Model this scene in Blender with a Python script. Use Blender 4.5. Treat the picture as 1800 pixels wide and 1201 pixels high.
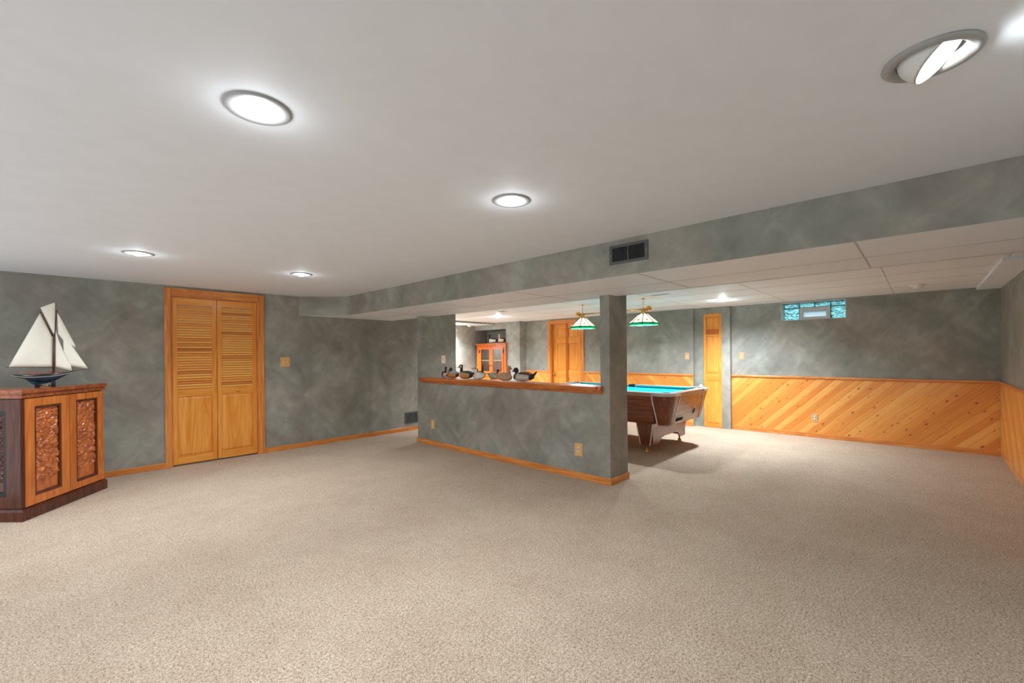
import bpy, bmesh, math, random
from mathutils import Vector, Matrix, noise
from mathutils.geometry import delaunay_2d_cdt

for o in list(bpy.data.objects): bpy.data.objects.remove(o)
SC = bpy.context.scene
COL = SC.collection
PI = math.pi
random.seed(7)

# ------------------------------------------------------------ camera
FPX, YAW, ROLL, CY, CAMH = 764.262, math.radians(43.311), math.radians(-0.507), 623.26, 1.32
F = Vector((math.cos(YAW), math.sin(YAW), 0)); R0 = Vector((math.sin(YAW), -math.cos(YAW), 0)); U0 = Vector((0, 0, 1))
RR = R0*math.cos(ROLL) + U0*math.sin(ROLL); UU = -R0*math.sin(ROLL) + U0*math.cos(ROLL)
cam = bpy.data.cameras.new('camera'); camo = bpy.data.objects.new('camera', cam); COL.objects.link(camo)
cam.sensor_width = 36; cam.lens = FPX/1800*36; cam.shift_y = (CY-600.5)/1800; cam.clip_start = 0.02
M = Matrix.Identity(4)
for i in range(3):
    M[i][0] = RR[i]; M[i][1] = UU[i]; M[i][2] = -F[i]
M[2][3] = CAMH
camo.matrix_world = M
SC.camera = camo
SC.view_settings.view_transform = 'Standard'; SC.view_settings.look = 'None'
SC.view_settings.gamma = 1; SC.view_settings.use_curve_mapping = False
SC.view_settings.exposure = 0.75

# ------------------------------------------------------------ light levels
P_MAIN = 52.0      # ceiling cans over the main room, watts
P_REAR = 220.0      # cans of the rear room
P_HALL = 420.0
P_PEND = 40.0
P_EYE = 34.0
HALO = .014        # share of a can's light that spills sideways over the ceiling
W_FILL = .78       # added fill light from behind the camera, where the shell is left open
W_OUT = 1.7        # daylight outside the small window
LCOL = (0.87, 0.945, 1.0)
RCOL = (0.80, 0.915, 1.0)

def lamp_light(name, loc, power, radius=.045, color=LCOL, parent=None):
    l = bpy.data.lights.new(name, 'POINT'); l.energy = power; l.shadow_soft_size = radius; l.color = color
    o = bpy.data.objects.new(name, l); COL.objects.link(o); o.location = loc
    if parent: o.parent = parent
    return o

# ------------------------------------------------------------ node helpers
def srgb(r, g, b):
    f = lambda c: (c/12.92 if c <= .04045 else ((c+.055)/1.055)**2.4)
    return (f(r/255), f(g/255), f(b/255), 1)

class NT:
    def __init__(s, name):
        s.m = bpy.data.materials.new(name); s.m.use_nodes = True
        s.t = s.m.node_tree; s.n = s.t.nodes; s.n.clear()
        s.out = s.n.new('ShaderNodeOutputMaterial'); s.b = s.n.new('ShaderNodeBsdfPrincipled')
        s.lk(s.b.outputs[0], s.out.inputs[0]); s.tc = s.n.new('ShaderNodeTexCoord')
    def lk(s, a, b): s.t.links.new(a, b)
    def mp(s, scale=(1, 1, 1), rot=(0, 0, 0), loc=(0, 0, 0), src=None):
        m = s.n.new('ShaderNodeMapping'); m.inputs['Scale'].default_value = scale
        m.inputs['Rotation'].default_value = rot; m.inputs['Location'].default_value = loc
        s.lk(src or s.tc.outputs['Object'], m.inputs[0]); return m.outputs[0]
    def noise(s, vec, scale, detail=4, rough=.5, dist=0, color=False):
        x = s.n.new('ShaderNodeTexNoise'); x.inputs['Scale'].default_value = scale; x.inputs['Detail'].default_value = detail
        x.inputs['Roughness'].default_value = rough; x.inputs['Distortion'].default_value = dist
        s.lk(vec, x.inputs['Vector']); return x.outputs['Color' if color else 'Fac']
    def vor(s, vec, scale, out='Distance', rnd=1.0, feat='F1'):
        x = s.n.new('ShaderNodeTexVoronoi'); x.feature = feat; x.inputs['Scale'].default_value = scale
        x.inputs['Randomness'].default_value = rnd
        s.lk(vec, x.inputs['Vector']); return x.outputs[out]
    def ramp(s, fac, stops, interp='LINEAR'):
        r = s.n.new('ShaderNodeValToRGB'); r.color_ramp.interpolation = interp
        e = r.color_ramp.elements
        while len(e) < len(stops): e.new(.5)
        for i, (p, c) in enumerate(stops):
            e[i].position = p; e[i].color = c if not isinstance(c, (int, float)) else (c, c, c, 1)
        s.lk(fac, r.inputs[0]); return r.outputs[0]
    def mix(s, f, a, b, mode='MIX'):
        x = s.n.new('ShaderNodeMix'); x.data_type = 'RGBA'; x.blend_type = mode
        for v, k in ((f, 0), (a, 6), (b, 7)):
            if hasattr(v, 'is_linked'): s.lk(v, x.inputs[k])
            else: x.inputs[k].default_value = v
        return x.outputs[2]
    def math(s, op, a, b=None, c=None):
        x = s.n.new('ShaderNodeMath'); x.operation = op
        for i, v in enumerate((a, b, c)):
            if v is None: continue
            if hasattr(v, 'is_linked'): s.lk(v, x.inputs[i])
            else: x.inputs[i].default_value = v
        return x.outputs[0]
    def bump(s, h, strength=.3, dist=.01):
        x = s.n.new('ShaderNodeBump'); x.inputs['Strength'].default_value = strength; x.inputs['Distance'].default_value = dist
        s.lk(h, x.inputs['Height']); s.lk(x.outputs[0], s.b.inputs['Normal'])
    def col(s, c):
        if hasattr(c, 'is_linked'): s.lk(c, s.b.inputs['Base Color'])
        else: s.b.inputs['Base Color'].default_value = c
        return s
    def set(s, rough=.5, metal=0, spec=None, trans=None, coat=None, emit=None, es=0, alpha=None):
        s.b.inputs['Roughness'].default_value = rough; s.b.inputs['Metallic'].default_value = metal
        if spec is not None: s.b.inputs['Specular IOR Level'].default_value = spec
        if trans is not None: s.b.inputs['Transmission Weight'].default_value = trans
        if coat is not None: s.b.inputs['Coat Weight'].default_value = coat
        if emit is not None: s.b.inputs['Emission Color'].default_value = emit; s.b.inputs['Emission Strength'].default_value = es
        return s

def flat(name, c, rough=.5, metal=0, spec=None, var=.06, **k):
    t = NT(name); n = t.noise(t.mp(), 9, 3)
    d = tuple(x*(1-var) for x in c[:3])+(1,); l = tuple(min(1, x*(1+var)) for x in c[:3])+(1,)
    t.col(t.ramp(n, [(.3, d), (.7, l)])).set(rough, metal, spec, **k)
    return t.m

def faux():
    """sponged and brushed grey-green plaster: soft blotches with strokes crossing both ways"""
    t = NT('faux_grey_plaster'); sp = t.n.new('ShaderNodeSeparateXYZ'); t.lk(t.tc.outputs['Object'], sp.inputs[0])
    cb = t.n.new('ShaderNodeCombineXYZ'); t.lk(t.math('ADD', sp.outputs['X'], sp.outputs['Y']), cb.inputs[0]); t.lk(sp.outputs['Z'], cb.inputs[1])
    t.lk(t.math('MULTIPLY', t.math('SUBTRACT', sp.outputs['X'], sp.outputs['Y']), .35), cb.inputs[2])
    p = cb.outputs[0]
    big = t.noise(p, 1.5, 4, .55, .5)
    s1 = t.noise(t.mp((2.6, 7.0, 1), src=t.mp((1, 1, 1), (0, 0, .85), src=p)), 1.0, 4, .55, .6)
    s2 = t.noise(t.mp((2.8, 7.6, 1), (0, 0, 0), (4, 2, 3), src=t.mp((1, 1, 1), (0, 0, -.8), src=p)), 1.0, 4, .55, .6)
    pick = t.ramp(t.noise(t.mp((1, 1, 1), (0, 0, 0), (7, 1, 2), src=p), 2.6, 2), [(.42, 0.0), (.58, 1.0)])
    st = t.mix(pick, s1, s2)
    fine = t.noise(p, 7, 4, .6, 1.0)
    f = t.math('ADD', t.math('ADD', t.math('MULTIPLY', big, .5), t.math('MULTIPLY', st, .34)), t.math('MULTIPLY', fine, .16))
    cool = t.ramp(f, [(.35, srgb(124, 125, 117)), (.5, srgb(147, 148, 139)), (.65, srgb(176, 177, 167))])
    warm = t.ramp(f, [(.35, srgb(126, 120, 112)), (.5, srgb(149, 143, 134)), (.65, srgb(175, 168, 158))])
    wf = t.ramp(t.noise(t.mp((1, 1, 1), (.2, .5, .1), (5, 5, 5), src=p), 1.7, 3), [(.42, 0.0), (.6, .8)])
    t.col(t.mix(wf, cool, warm)).set(.5, spec=.3); t.bump(f, .1, .01)
    return t.m

def carpet():
    t = NT('beige_carpet')
    v = t.mp()
    a = t.noise(v, 185, 3, .65, .5); b = t.noise(v, 80, 3, .6); big = t.noise(v, 2.2, 4, .6); mid = t.noise(v, 14, 3)
    f = t.math('ADD', t.math('MULTIPLY', a, .62), t.math('MULTIPLY', b, .38))
    c = t.ramp(f, [(.36, srgb(120, 98, 80)), (.44, srgb(186, 164, 142)), (.53, srgb(221, 201, 180)), (.63, srgb(246, 232, 214))])
    fl = t.ramp(t.noise(t.mp((1, 1, 1), (0, 0, .4), (9, 4, 2)), 120, 2, .5), [(.66, 0.0), (.72, .8)])
    c = t.mix(fl, c, srgb(96, 76, 62))
    c = t.mix(1.0, c, t.ramp(t.math('ADD', t.math('MULTIPLY', big, .6), t.math('MULTIPLY', mid, .4)), [(.3, srgb(232, 228, 224)), (.7, srgb(255, 255, 255))]), 'MULTIPLY')
    t.col(c).set(1.0, spec=.05); t.bump(f, .9, .012)
    return t.m

def wood(name, light, dark, axis='Z', scale=1.0, rough=.32, contrast=(.35, .7), coat=.25):
    """straight-grained wood, grain running along the object's axis"""
    t = NT(name)
    s = {'X': (.55, 9, 9), 'Y': (9, .55, 9), 'Z': (9, 9, .55)}[axis]
    v = t.mp(tuple(k*scale for k in s))
    n = t.noise(v, 2.2, 6, .62, 1.1)
    w = t.noise(t.mp(tuple(k*scale*.22 for k in s), (0, 0, 0), (2, 3, 1)), 2.5, 3, .5, 2.5)
    rings = t.math('FRACT', t.math('MULTIPLY', w, 9))
    rr = t.math('ABSOLUTE', t.math('SUBTRACT', rings, .5))
    f = t.math('ADD', t.math('MULTIPLY', n, .8), t.math('MULTIPLY', rr, .35))
    t.col(t.ramp(f, [(contrast[0], dark), (contrast[1], light)])).set(rough, spec=.35, coat=coat)
    t.b.inputs['Coat Roughness'].default_value = .15
    t.bump(f, .08, .004)
    return t.m

def planks(name, u, sgn):
    """knotty pine boards laid diagonally; u = horizontal axis of the wall"""
    t = NT(name); sp = t.n.new('ShaderNodeSeparateXYZ'); t.lk(t.tc.outputs['Object'], sp.inputs[0])
    h = sp.outputs[u]; z = sp.outputs['Z']; k = .70711
    hs = t.math('MULTIPLY', h, sgn)
    al = t.math('MULTIPLY', t.math('ADD', hs, z), k)           # along the board
    ac = t.math('MULTIPLY', t.math('SUBTRACT', hs, z), k)      # across
    q = t.math('DIVIDE', ac, .0815); idx = t.math('FLOOR', q); fr = t.math('SUBTRACT', q, idx)
    wn = t.n.new('ShaderNodeTexWhiteNoise'); wn.noise_dimensions = '1D'; t.lk(idx, wn.inputs['W'])
    cb = t.n.new('ShaderNodeCombineXYZ'); t.lk(al, cb.inputs[0]); t.lk(ac, cb.inputs[1]); t.lk(t.math('MULTIPLY', idx, 3.7), cb.inputs[2])
    g = t.noise(t.mp((1.2, 16, 1), src=cb.outputs[0]), 2.4, 5, .6, .8)
    base = t.ramp(t.math('ADD', t.math('MULTIPLY', g, .55), t.math('MULTIPLY', wn.outputs['Value'], .45)),
                  [(.2, srgb(216, 130, 54)), (.5, srgb(232, 154, 72)), (.8, srgb(243, 180, 98))])
    c2 = t.n.new('ShaderNodeCombineXYZ'); t.lk(t.math('ADD', t.math('MULTIPLY', al, .9), t.math('MULTIPLY', idx, 5.3)), c2.inputs[0]); t.lk(t.math('MULTIPLY', ac, 1.5), c2.inputs[1])
    kd = t.vor(c2.outputs[0], 6.4); kc = t.vor(c2.outputs[0], 6.4, 'Color')
    for nd_ in t.n:
        if nd_.type == 'TEX_VORONOI': nd_.voronoi_dimensions = '2D'
    s2 = t.n.new('ShaderNodeSeparateColor'); t.lk(kc, s2.inputs[0])
    on = t.math('GREATER_THAN', s2.outputs[0], .30)
    kd = t.math('ADD', t.math('ADD', kd, t.math('MULTIPLY', t.noise(cb.outputs[0], 34, 3), .14)), t.math('MULTIPLY', s2.outputs[1], .10))
    kn = t.math('MULTIPLY', t.ramp(kd, [(.135, 1.0), (.18, 0.0)]), on)
    c = t.mix(kn, base, srgb(104, 46, 18))
    ring = t.math('MULTIPLY', t.ramp(kd, [(.15, .45), (.30, 0.0)]), on)
    c = t.mix(ring, c, srgb(190, 106, 42))
    groove = t.math('LESS_THAN', fr, .045)
    c = t.mix(t.math('MULTIPLY', groove, .75), c, srgb(120, 66, 26))
    t.col(c).set(.38, spec=.35, coat=.15)
    hgt = t.math('MULTIPLY', t.ramp(fr, [(0, 0.0), (.05, 0.0), (.09, 1.0), (1, 1.0)]), 1.0)
    t.bump(hgt, .5, .004)
    return t.m

def glassmat(name, c, rough=.05, bump=None, trans=1):
    t = NT(name); t.col(c).set(rough, trans=trans)
    if bump: t.bump(t.noise(t.mp(), bump, 3, .5, 1.5), 1.0, .05)
    return t.m

MAT = {}
MAT['wall'] = faux(); MAT['carpet'] = carpet()
MAT['ceil'] = flat('white_ceiling_paint', srgb(232, 235, 240), .7, var=.015, spec=.2)
MAT['tile'] = flat('white_vinyl_ceiling_tile', srgb(236, 238, 241), .55, var=.012)
MAT['seam'] = flat('grey_tile_seam', srgb(190, 190, 190), .6)
MAT['white'] = flat('white_enamel', srgb(225, 225, 224), .35, var=.01)
MAT['baffle'] = flat('grey_white_trim_ring', srgb(164, 164, 164), .45, var=.01)
OL, OD = srgb(240, 164, 88), srgb(200, 116, 50)
MAT['oakX'] = wood('oak_trim_x', OL, OD, 'X', 1.3); MAT['oakY'] = wood('oak_trim_y', OL, OD, 'Y', 1.3); MAT['oakZ'] = wood('oak_trim_z', OL, OD, 'Z', 1.3)
MAT['capY'] = wood('oak_ledge', srgb(232, 142, 66), srgb(176, 90, 34), 'Y', 1.0)
PL, PD = srgb(246, 174, 82), srgb(224, 138, 50)
MAT['pineZ'] = wood('pine_door_upright', PL, PD, 'Z', .8); MAT['pineX'] = wood('pine_door_rail_x', PL, PD, 'X', .8); MAT['pineY'] = wood('pine_door_rail_y', PL, PD, 'Y', .8)
MAT['pineDark'] = wood('pine_door_dark_strip', srgb(206, 112, 34), srgb(178, 84, 18), 'Z', .8)
def louvermat():
    t = NT('pine_louvers'); v = t.mp((3, 1, 30)); sp = t.n.new('ShaderNodeSeparateXYZ'); t.lk(t.tc.outputs['Object'], sp.inputs[0])
    idx = t.math('FLOOR', t.math('DIVIDE', t.math('SUBTRACT', sp.outputs['Z'], .934), .03106))
    side = t.math('GREATER_THAN', sp.outputs['X'], 1.46)
    wn = t.n.new('ShaderNodeTexWhiteNoise'); wn.noise_dimensions = '1D'; t.lk(t.math('ADD', idx, t.math('MULTIPLY', side, 57.3)), wn.inputs['W'])
    f = t.math('ADD', t.math('MULTIPLY', t.math('POWER', wn.outputs['Value'], 3.0), .62), t.math('MULTIPLY', t.noise(v, 1.5, 4), .38))
    t.col(t.ramp(f, [(.15, srgb(255, 190, 98)), (.5, srgb(246, 160, 72)), (.9, srgb(190, 98, 46))])).set(.38, coat=.2)
    return t.m
MAT['louver'] = louvermat()
MAT['plankA'] = planks('knotty_pine_boards_rear', 'Y', -1); MAT['plankB'] = planks('knotty_pine_boards_rear_mirrored', 'Y', 1)
MAT['plankC'] = planks('knotty_pine_boards_side', 'X', 1)
MAT['brass'] = flat('polished_brass', srgb(214, 170, 90), .18, 1); MAT['chrome'] = flat('chrome', srgb(214, 214, 216), .25, .45)
MAT['black'] = flat('black_paint', srgb(24, 24, 26), .4); MAT['hole'] = flat('dark_opening', srgb(8, 8, 9), .9)
MAT['ventgrey'] = flat('grey_painted_steel', srgb(84, 88, 87), .45)
MAT['oakplate'] = flat('light_oak_plate', srgb(226, 176, 112), .4, var=.1); MAT['ivory'] = flat('ivory_plastic', srgb(236, 222, 196), .35)
MAT['ivorydark'] = flat('tan_plastic_plate', srgb(205, 164, 122), .4)

def emis(name, c, s):
    t = NT(name); t.col((.8, .8, .8, 1)).set(.5, emit=c, es=s); return t.m
MAT['bulb'] = emis('lit_bulb_face', (1, .98, .95, 1), 14)

# ------------------------------------------------------------ world: daylight outside the little window, added fill on the camera side
W = bpy.data.worlds.new('world'); SC.world = W; W.use_nodes = True
wt = W.node_tree; wn_ = wt.nodes; bg = wn_['Background']
tc = wn_.new('ShaderNodeTexCoord'); nz = wn_.new('ShaderNodeTexNoise'); nz.inputs['Scale'].default_value = 9; nz.inputs['Detail'].default_value = 4
sepw = wn_.new('ShaderNodeSeparateXYZ'); wt.links.new(tc.outputs['Generated'], sepw.inputs[0]); wt.links.new(tc.outputs['Generated'], nz.inputs['Vector'])
ma = wn_.new('ShaderNodeMath'); ma.operation = 'MULTIPLY_ADD'; ma.inputs[1].default_value = .9
wt.links.new(nz.outputs['Fac'], ma.inputs[0]); wt.links.new(sepw.outputs['Z'], ma.inputs[2])
rw = wn_.new('ShaderNodeValToRGB'); e = rw.color_ramp.elements
e[0].position = .44; e[0].color = (.01, .05, .05, 1); e[1].position = .66; e[1].color = (.75, .92, 1.0, 1)
e.new(.54).color = (.12, .32, .34, 1)
wt.links.new(ma.outputs[0], rw.inputs[0]); wt.links.new(rw.outputs[0], bg.inputs[0]); bg.inputs[1].default_value = W_OUT
bg2 = wn_.new('ShaderNodeBackground'); bg2.inputs[0].default_value = (.88, .95, 1, 1); bg2.inputs[1].default_value = W_FILL
gt = wn_.new('ShaderNodeMath'); gt.operation = 'GREATER_THAN'; gt.inputs[1].default_value = 0.0; wt.links.new(sepw.outputs['X'], gt.inputs[0])
mw = wn_.new('ShaderNodeMixShader'); wt.links.new(gt.outputs[0], mw.inputs[0]); wt.links.new(bg2.outputs[0], mw.inputs[1]); wt.links.new(bg.outputs[0], mw.inputs[2])
wt.links.new(mw.outputs[0], wn_['World Output'].inputs[0])

# ------------------------------------------------------------ mesh builder
class MB:
    def __init__(s): s.bm = bmesh.new()
    def box(s, x0, x1, y0, y1, z0, z1, mi=0, bev=0):
        vs = [s.bm.verts.new((x, y, z)) for z in (z0, z1) for y in (y0, y1) for x in (x0, x1)]
        fs = [s.bm.faces.new([vs[i] for i in q]) for q in ((0, 2, 3, 1), (4, 5, 7, 6), (0, 1, 5, 4), (2, 6, 7, 3), (0, 4, 6, 2), (1, 3, 7, 5))]
        for f in fs: f.material_index = mi
        if bev:
            es = set(e for f in fs for e in f.edges)
            r = bmesh.ops.bevel(s.bm, geom=list(es), offset=bev, segments=2, affect='EDGES', profile=.5)
            for f in r['faces']: f.material_index = mi
        return fs
    def prism(s, pts, d, mi=0, smooth=False):
        """pts: list of 3-D points (planar loop), extruded by vector d"""
        a = [s.bm.verts.new(p) for p in pts]; b = [s.bm.verts.new(Vector(p)+Vector(d)) for p in pts]
        n = len(a); fs = [s.bm.faces.new(a[::-1]), s.bm.faces.new(b)]
        for i in range(n): fs.append(s.bm.faces.new((a[i], a[(i+1) % n], b[(i+1) % n], b[i])))
        for f in fs: f.material_index = mi
        if smooth:
            for f in fs[2:]: f.smooth = True
        return fs
    def frustum(s, a, b, mi=0):
        """two loops with the same number of points joined"""
        A = [s.bm.verts.new(p) for p in a]; B = [s.bm.verts.new(p) for p in b]; n = len(A)
        fs = [s.bm.faces.new(A[::-1]), s.bm.faces.new(B)]
        for i in range(n): fs.append(s.bm.faces.new((A[i], A[(i+1) % n], B[(i+1) % n], B[i])))
        for f in fs: f.material_index = mi
        return fs
    def loft(s, loops, mi=0, cap=True, smooth=True, closed=True, mis=None):
        L = [[s.bm.verts.new(p) for p in lp] for lp in loops]; n = len(L[0])
        for k in range(len(L)-1):
            for i in range(n if closed else n-1):
                f = s.bm.faces.new((L[k][i], L[k][(i+1) % n], L[k+1][(i+1) % n], L[k+1][i])); f.smooth = smooth
                f.material_index = mis(k, i) if mis else mi
        if cap and closed:
            for lp, rev in ((L[0], True), (L[-1], False)):
                f = s.bm.faces.new(lp[::-1] if rev else lp); f.material_index = mi; f.smooth = smooth
        return s
    def lathe(s, prof, c=(0, 0, 0), axis=(0, 0, 1), n=24, mi=0, smooth=True, caps=True):
        """prof: (radius, height) pairs along axis"""
        ax = Vector(axis).normalized(); t = Vector((1, 0, 0)) if abs(ax.x) < .9 else Vector((0, 1, 0))
        u = ax.cross(t).normalized(); v = ax.cross(u); c = Vector(c)
        loops = [[c + ax*h + (u*math.cos(2*PI*i/n) + v*math.sin(2*PI*i/n))*max(r, 1e-5) for i in range(n)] for r, h in prof]
        return s.loft(loops, mi, caps, smooth)
    def tube(s, pts, r, n=8, mi=0):
        pts = [Vector(p) for p in pts]; loops = []
        for i, p in enumerate(pts):
            d = (pts[min(i+1, len(pts)-1)] - pts[max(i-1, 0)]).normalized()
            t = Vector((0, 0, 1)) if abs(d.z) < .9 else Vector((1, 0, 0)); u = d.cross(t).normalized(); v = d.cross(u)
            rr = r[i] if isinstance(r, (list, tuple)) else r
            loops.append([p + (u*math.cos(2*PI*k/n) + v*math.sin(2*PI*k/n))*rr for k in range(n)])
        return s.loft(loops, mi)
    def ball(s, c, r, mi=0, sc=(1, 1, 1), n=16, m=10):
        prof = []
        loops = [[Vector(c)+Vector((math.sin(PI*j/m)*math.cos(2*PI*i/n)*r*sc[0], math.sin(PI*j/m)*math.sin(2*PI*i/n)*r*sc[1], math.cos(PI*j/m)*r*sc[2])) for i in range(n)] for j in range(1, m)]
        return s.loft(loops, mi)
    def sheet(s, outer, holes, z, mi=0, thick=.02):
        """horizontal sheet with round holes; faces look down, thickness upwards"""
        co = [Vector(p) for p in outer]; ed = [(i, (i+1) % len(outer)) for i in range(len(outer))]
        for (cx, cy, r, n) in holes:
            b = len(co); co += [Vector((cx+r*math.cos(2*PI*i/n), cy+r*math.sin(2*PI*i/n))) for i in range(n)]
            ed += [(b+i, b+(i+1) % n) for i in range(n)]
        v, e, f, *_ = delaunay_2d_cdt(co, ed, [], 1, 1e-6)
        vs = [s.bm.verts.new((p.x, p.y, z)) for p in v]; vt = [s.bm.verts.new((p.x, p.y, z+thick)) for p in v]
        used = {}
        for t in f:
            c = sum((v[i] for i in t), Vector((0, 0)))/len(t)
            if any((c-Vector((h[0], h[1]))).length < h[2]*.98 for h in holes): continue
            a = s.bm.faces.new([vs[i] for i in t]); a.material_index = mi
            b = s.bm.faces.new([vt[i] for i in t]); b.material_index = mi
        lone = [x for x in vs+vt if not x.link_faces]
        for x in lone: s.bm.verts.remove(x)
        return s
    def build(s, name, mats, parent=None, loc=None, rotz=0, norm=True):
        if norm: bmesh.ops.recalc_face_normals(s.bm, faces=s.bm.faces)
        me = bpy.data.meshes.new(name); s.bm.to_mesh(me); s.bm.free()
        for m in (mats if isinstance(mats, (list, tuple)) else [mats]): me.materials.append(MAT[m] if isinstance(m, str) else m)
        o = bpy.data.objects.new(name, me); COL.objects.link(o)
        if parent: o.parent = parent
        if loc: o.location = loc
        if rotz: o.rotation_euler.z = rotz
        return o

def tag(o, label=None, cat=None, group=None, kind=None):
    for k, v in (('label', label), ('category', cat), ('group', group), ('kind', kind)):
        if v: o[k] = v
    return o
def empty(name, loc=(0, 0, 0), rotz=0, label=None, cat=None, group=None, kind=None):
    o = bpy.data.objects.new(name, None); COL.objects.link(o); o.location = loc; o.rotation_euler.z = rotz
    o.empty_display_size = .1
    return tag(o, label, cat, group, kind)
def struct(name, mb, mats, label=None):
    return tag(mb.build(name, mats), label, kind='structure')

# ============================================================ ROOM SHELL
ZC, ZS, ZB = 2.183, 1.908, 2.118
YL, YR, XBK = 6.551, -.716, -1.15
m = MB(); m.box(XBK-.12, 8.4, YR-.12, 8.71, -.05, 0); struct('floor', m, 'carpet', 'beige flecked carpet over the whole basement floor')

CANS = [(.50, 1.675), (1.775, 1.668), (.50, 4.70), (1.81, 4.735)]
EYE = (1.782, -.025)
ADDED_CANS = [(-.76, 1.675), (-.76, 4.70)]  # unseen cans behind the camera, added to light the near end
m = MB(); m.sheet([(XBK-.1, YR-.1), (3.0, YR-.1), (3.0, YL+.1), (XBK-.1, YL+.1)],
                  [(x, y, .0765, 32) for x, y in CANS+ADDED_CANS] + [(EYE[0], EYE[1], .092, 32)], ZC, thick=.03)
m.box(XBK-.12, 3.0, YR-.12, YL+.12, ZC+.16, ZC+.2)
struct('ceiling', m, 'ceil', 'smooth white painted ceiling of the main room')
RCANS = [(7.025, 2.205), (6.474, 6.50)]
HALL = (6.62, 8.36)
m = MB(); m.sheet([(3.984, YR-.1), (8.4, YR-.1), (8.4, 8.7), (3.984, 8.7)], [(x, y, .070, 28) for x, y in RCANS], ZB, thick=.03)
m.box(3.9, 8.4, YR-.12, 8.71, ZB+.16, ZB+.2)
cr = struct('ceiling_rear', m, 'tile', 'white tiled ceiling over the rear room')
m = MB()
for x in (4.80, 5.415, 6.035, 6.66, 7.29): m.box(x-.005, x+.005, YR, 8.59, ZB-.0015, ZB+.001)
for y in (-.985+.44, .278, 1.54, 2.80, 4.06, 5.32, 6.58, 7.82): m.box(3.99, 8.06, y-.005, y+.005, ZB-.0015, ZB+.001)
m.build('ceiling_seams', 'seam', cr)
for c in cr.children: c['kind'] = 'structure'

# dropped soffit, one end cut at 45 degrees where it meets the left wall
m = MB()
pl = [(2.961, YR), (3.984, YR), (3.984, YL+.05), (2.46, YL+.05), (2.46, YL+.002), (2.961, 6.075)]
fs = m.prism([(x, y, ZS) for x, y in pl], (0, 0, ZC-ZS+.03), 0)
for f in fs: f.material_index = 0
fs[0].material_index = 1
so = struct('wall_soffit', m, ['wall', 'tile'], 'grey soffit face running across the room below the ceiling')
m = MB()
m.box(3.497, 3.507, YR, 6.5, ZS-.0015, ZS+.001)
for y in (.258, 1.517, 2.775, 4.03, 5.29): m.box(2.965, 3.98, y-.005, y+.005, ZS-.0015, ZS+.001)
m.box(3.966, 3.986, YR, 6.55, ZS-.002, ZS+.02)
sm = m.build('soffit_seams', 'seam', so); sm['kind'] = 'structure'

# low white box along the right side of the rear ceiling, and the one in the hall
m = MB(); m.box(5.62, 8.08, YR, -.51, 2.088, ZB+.02); struct('trim_1', m, 'ceil', 'low white boxed-in ceiling strip beside the right wall')
m = MB(); m.box(4.9, 7.70, 7.85, 7.87, 2.075, ZB+.02, 0); m.sheet([(4.9, 7.8701), (7.70, 7.8701), (7.70, 8.59), (4.9, 8.59)], [(HALL[0], HALL[1], .070, 28)], 2.075, 1, .02)
struct('trim_2', m, ['wall', 'ceil'], 'low soffit over the bright alcove at the far left')

# left wall with the closet opening
m = MB(); DX0, DX1, DZ = .988, 1.930, 2.062
m.box(XBK, DX0, YL, YL+.12, 0, ZC); m.box(DX1, 4.9, YL, YL+.12, 0, ZC); m.box(DX0, DX1, YL, YL+.12, DZ, ZC)
m.box(DX0-.1, DX1+.1, YL+.5, YL+.55, 0, ZC); m.box(DX0-.1, DX0-.05, YL+.12, YL+.5, 0, ZC); m.box(DX1+.05, DX1+.1, YL+.12, YL+.5, 0, ZC)
struct('wall_left', m, 'wall', 'long grey sponged wall with the louvred closet door')
m = MB(); m.box(4.78, 4.9, YL+.12, 8.71, 0, ZC); struct('wall_hall', m, 'wall')
m = MB(); m.box(4.9, 8.25, 8.59, 8.71, 0, ZC); struct('wall_alcove', m, 'wall', 'bright wall at the far left end of the rear room')
# niche wall: header, right pier, niche sides and back
m = MB(); m.box(7.70, 8.13, 7.463, 8.59, 1.955, ZC); m.box(7.70, 8.25, 7.0, 7.463, 0, ZC); m.box(8.13, 8.25, 7.463, 8.59, 0, ZC)
struct('wall_niche', m, 'wall', 'projecting grey wall with a recess holding the glazed cabinet')
# rear wall, left part with the six-panel door
D2a, D2b, D2z = 5.402, 6.243, 2.02
m = MB(); XL = 7.93
m.box(XL, XL+.3, 2.995, D2a, 0, ZC); m.box(XL, XL+.3, D2b, 7.0, 0, ZC); m.box(XL, XL+.3, D2a, D2b, D2z, ZC); m.box(XL+.2, XL+.3, D2a, D2b, 0, D2z)
struct('wall_rear', m, 'wall', 'grey rear wall behind the pool table')
# shallow pier with the narrow door
D3a, D3b, D3z = 2.532, 2.843, 2.012
m = MB(); m.box(8.0, 8.3, 2.395, D3a, 0, ZC); m.box(8.0, 8.3, D3b, 2.995, 0, ZC); m.box(8.0, 8.3, D3a, D3b, D3z, ZC); m.box(8.04, 8.3, D3a, D3b, 0, D3z)
struct('wall_pier', m, 'wall', 'grey pier holding the narrow pine door')
# rear wall, right part with the window
XR, WY0, WY1, WZ0, WZ1 = 8.078, .815, 1.648, 1.822, 2.105
m = MB(); m.box(XR, XR+.3, YR-.12, WY0, 0, ZC); m.box(XR, XR+.3, WY1, 2.395, 0, ZC); m.box(XR, XR+.3, WY0, WY1, 0, WZ0); m.box(XR, XR+.3, WY0, WY1, WZ1, ZC)
struct('wall_rear_right', m, 'wall', 'grey rear wall above the diagonal pine boards')
m = MB(); m.box(XBK, 8.4, YR-.12, YR, 0, ZC); struct('wall_right', m, 'wall', 'grey side wall at the right edge')

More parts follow.
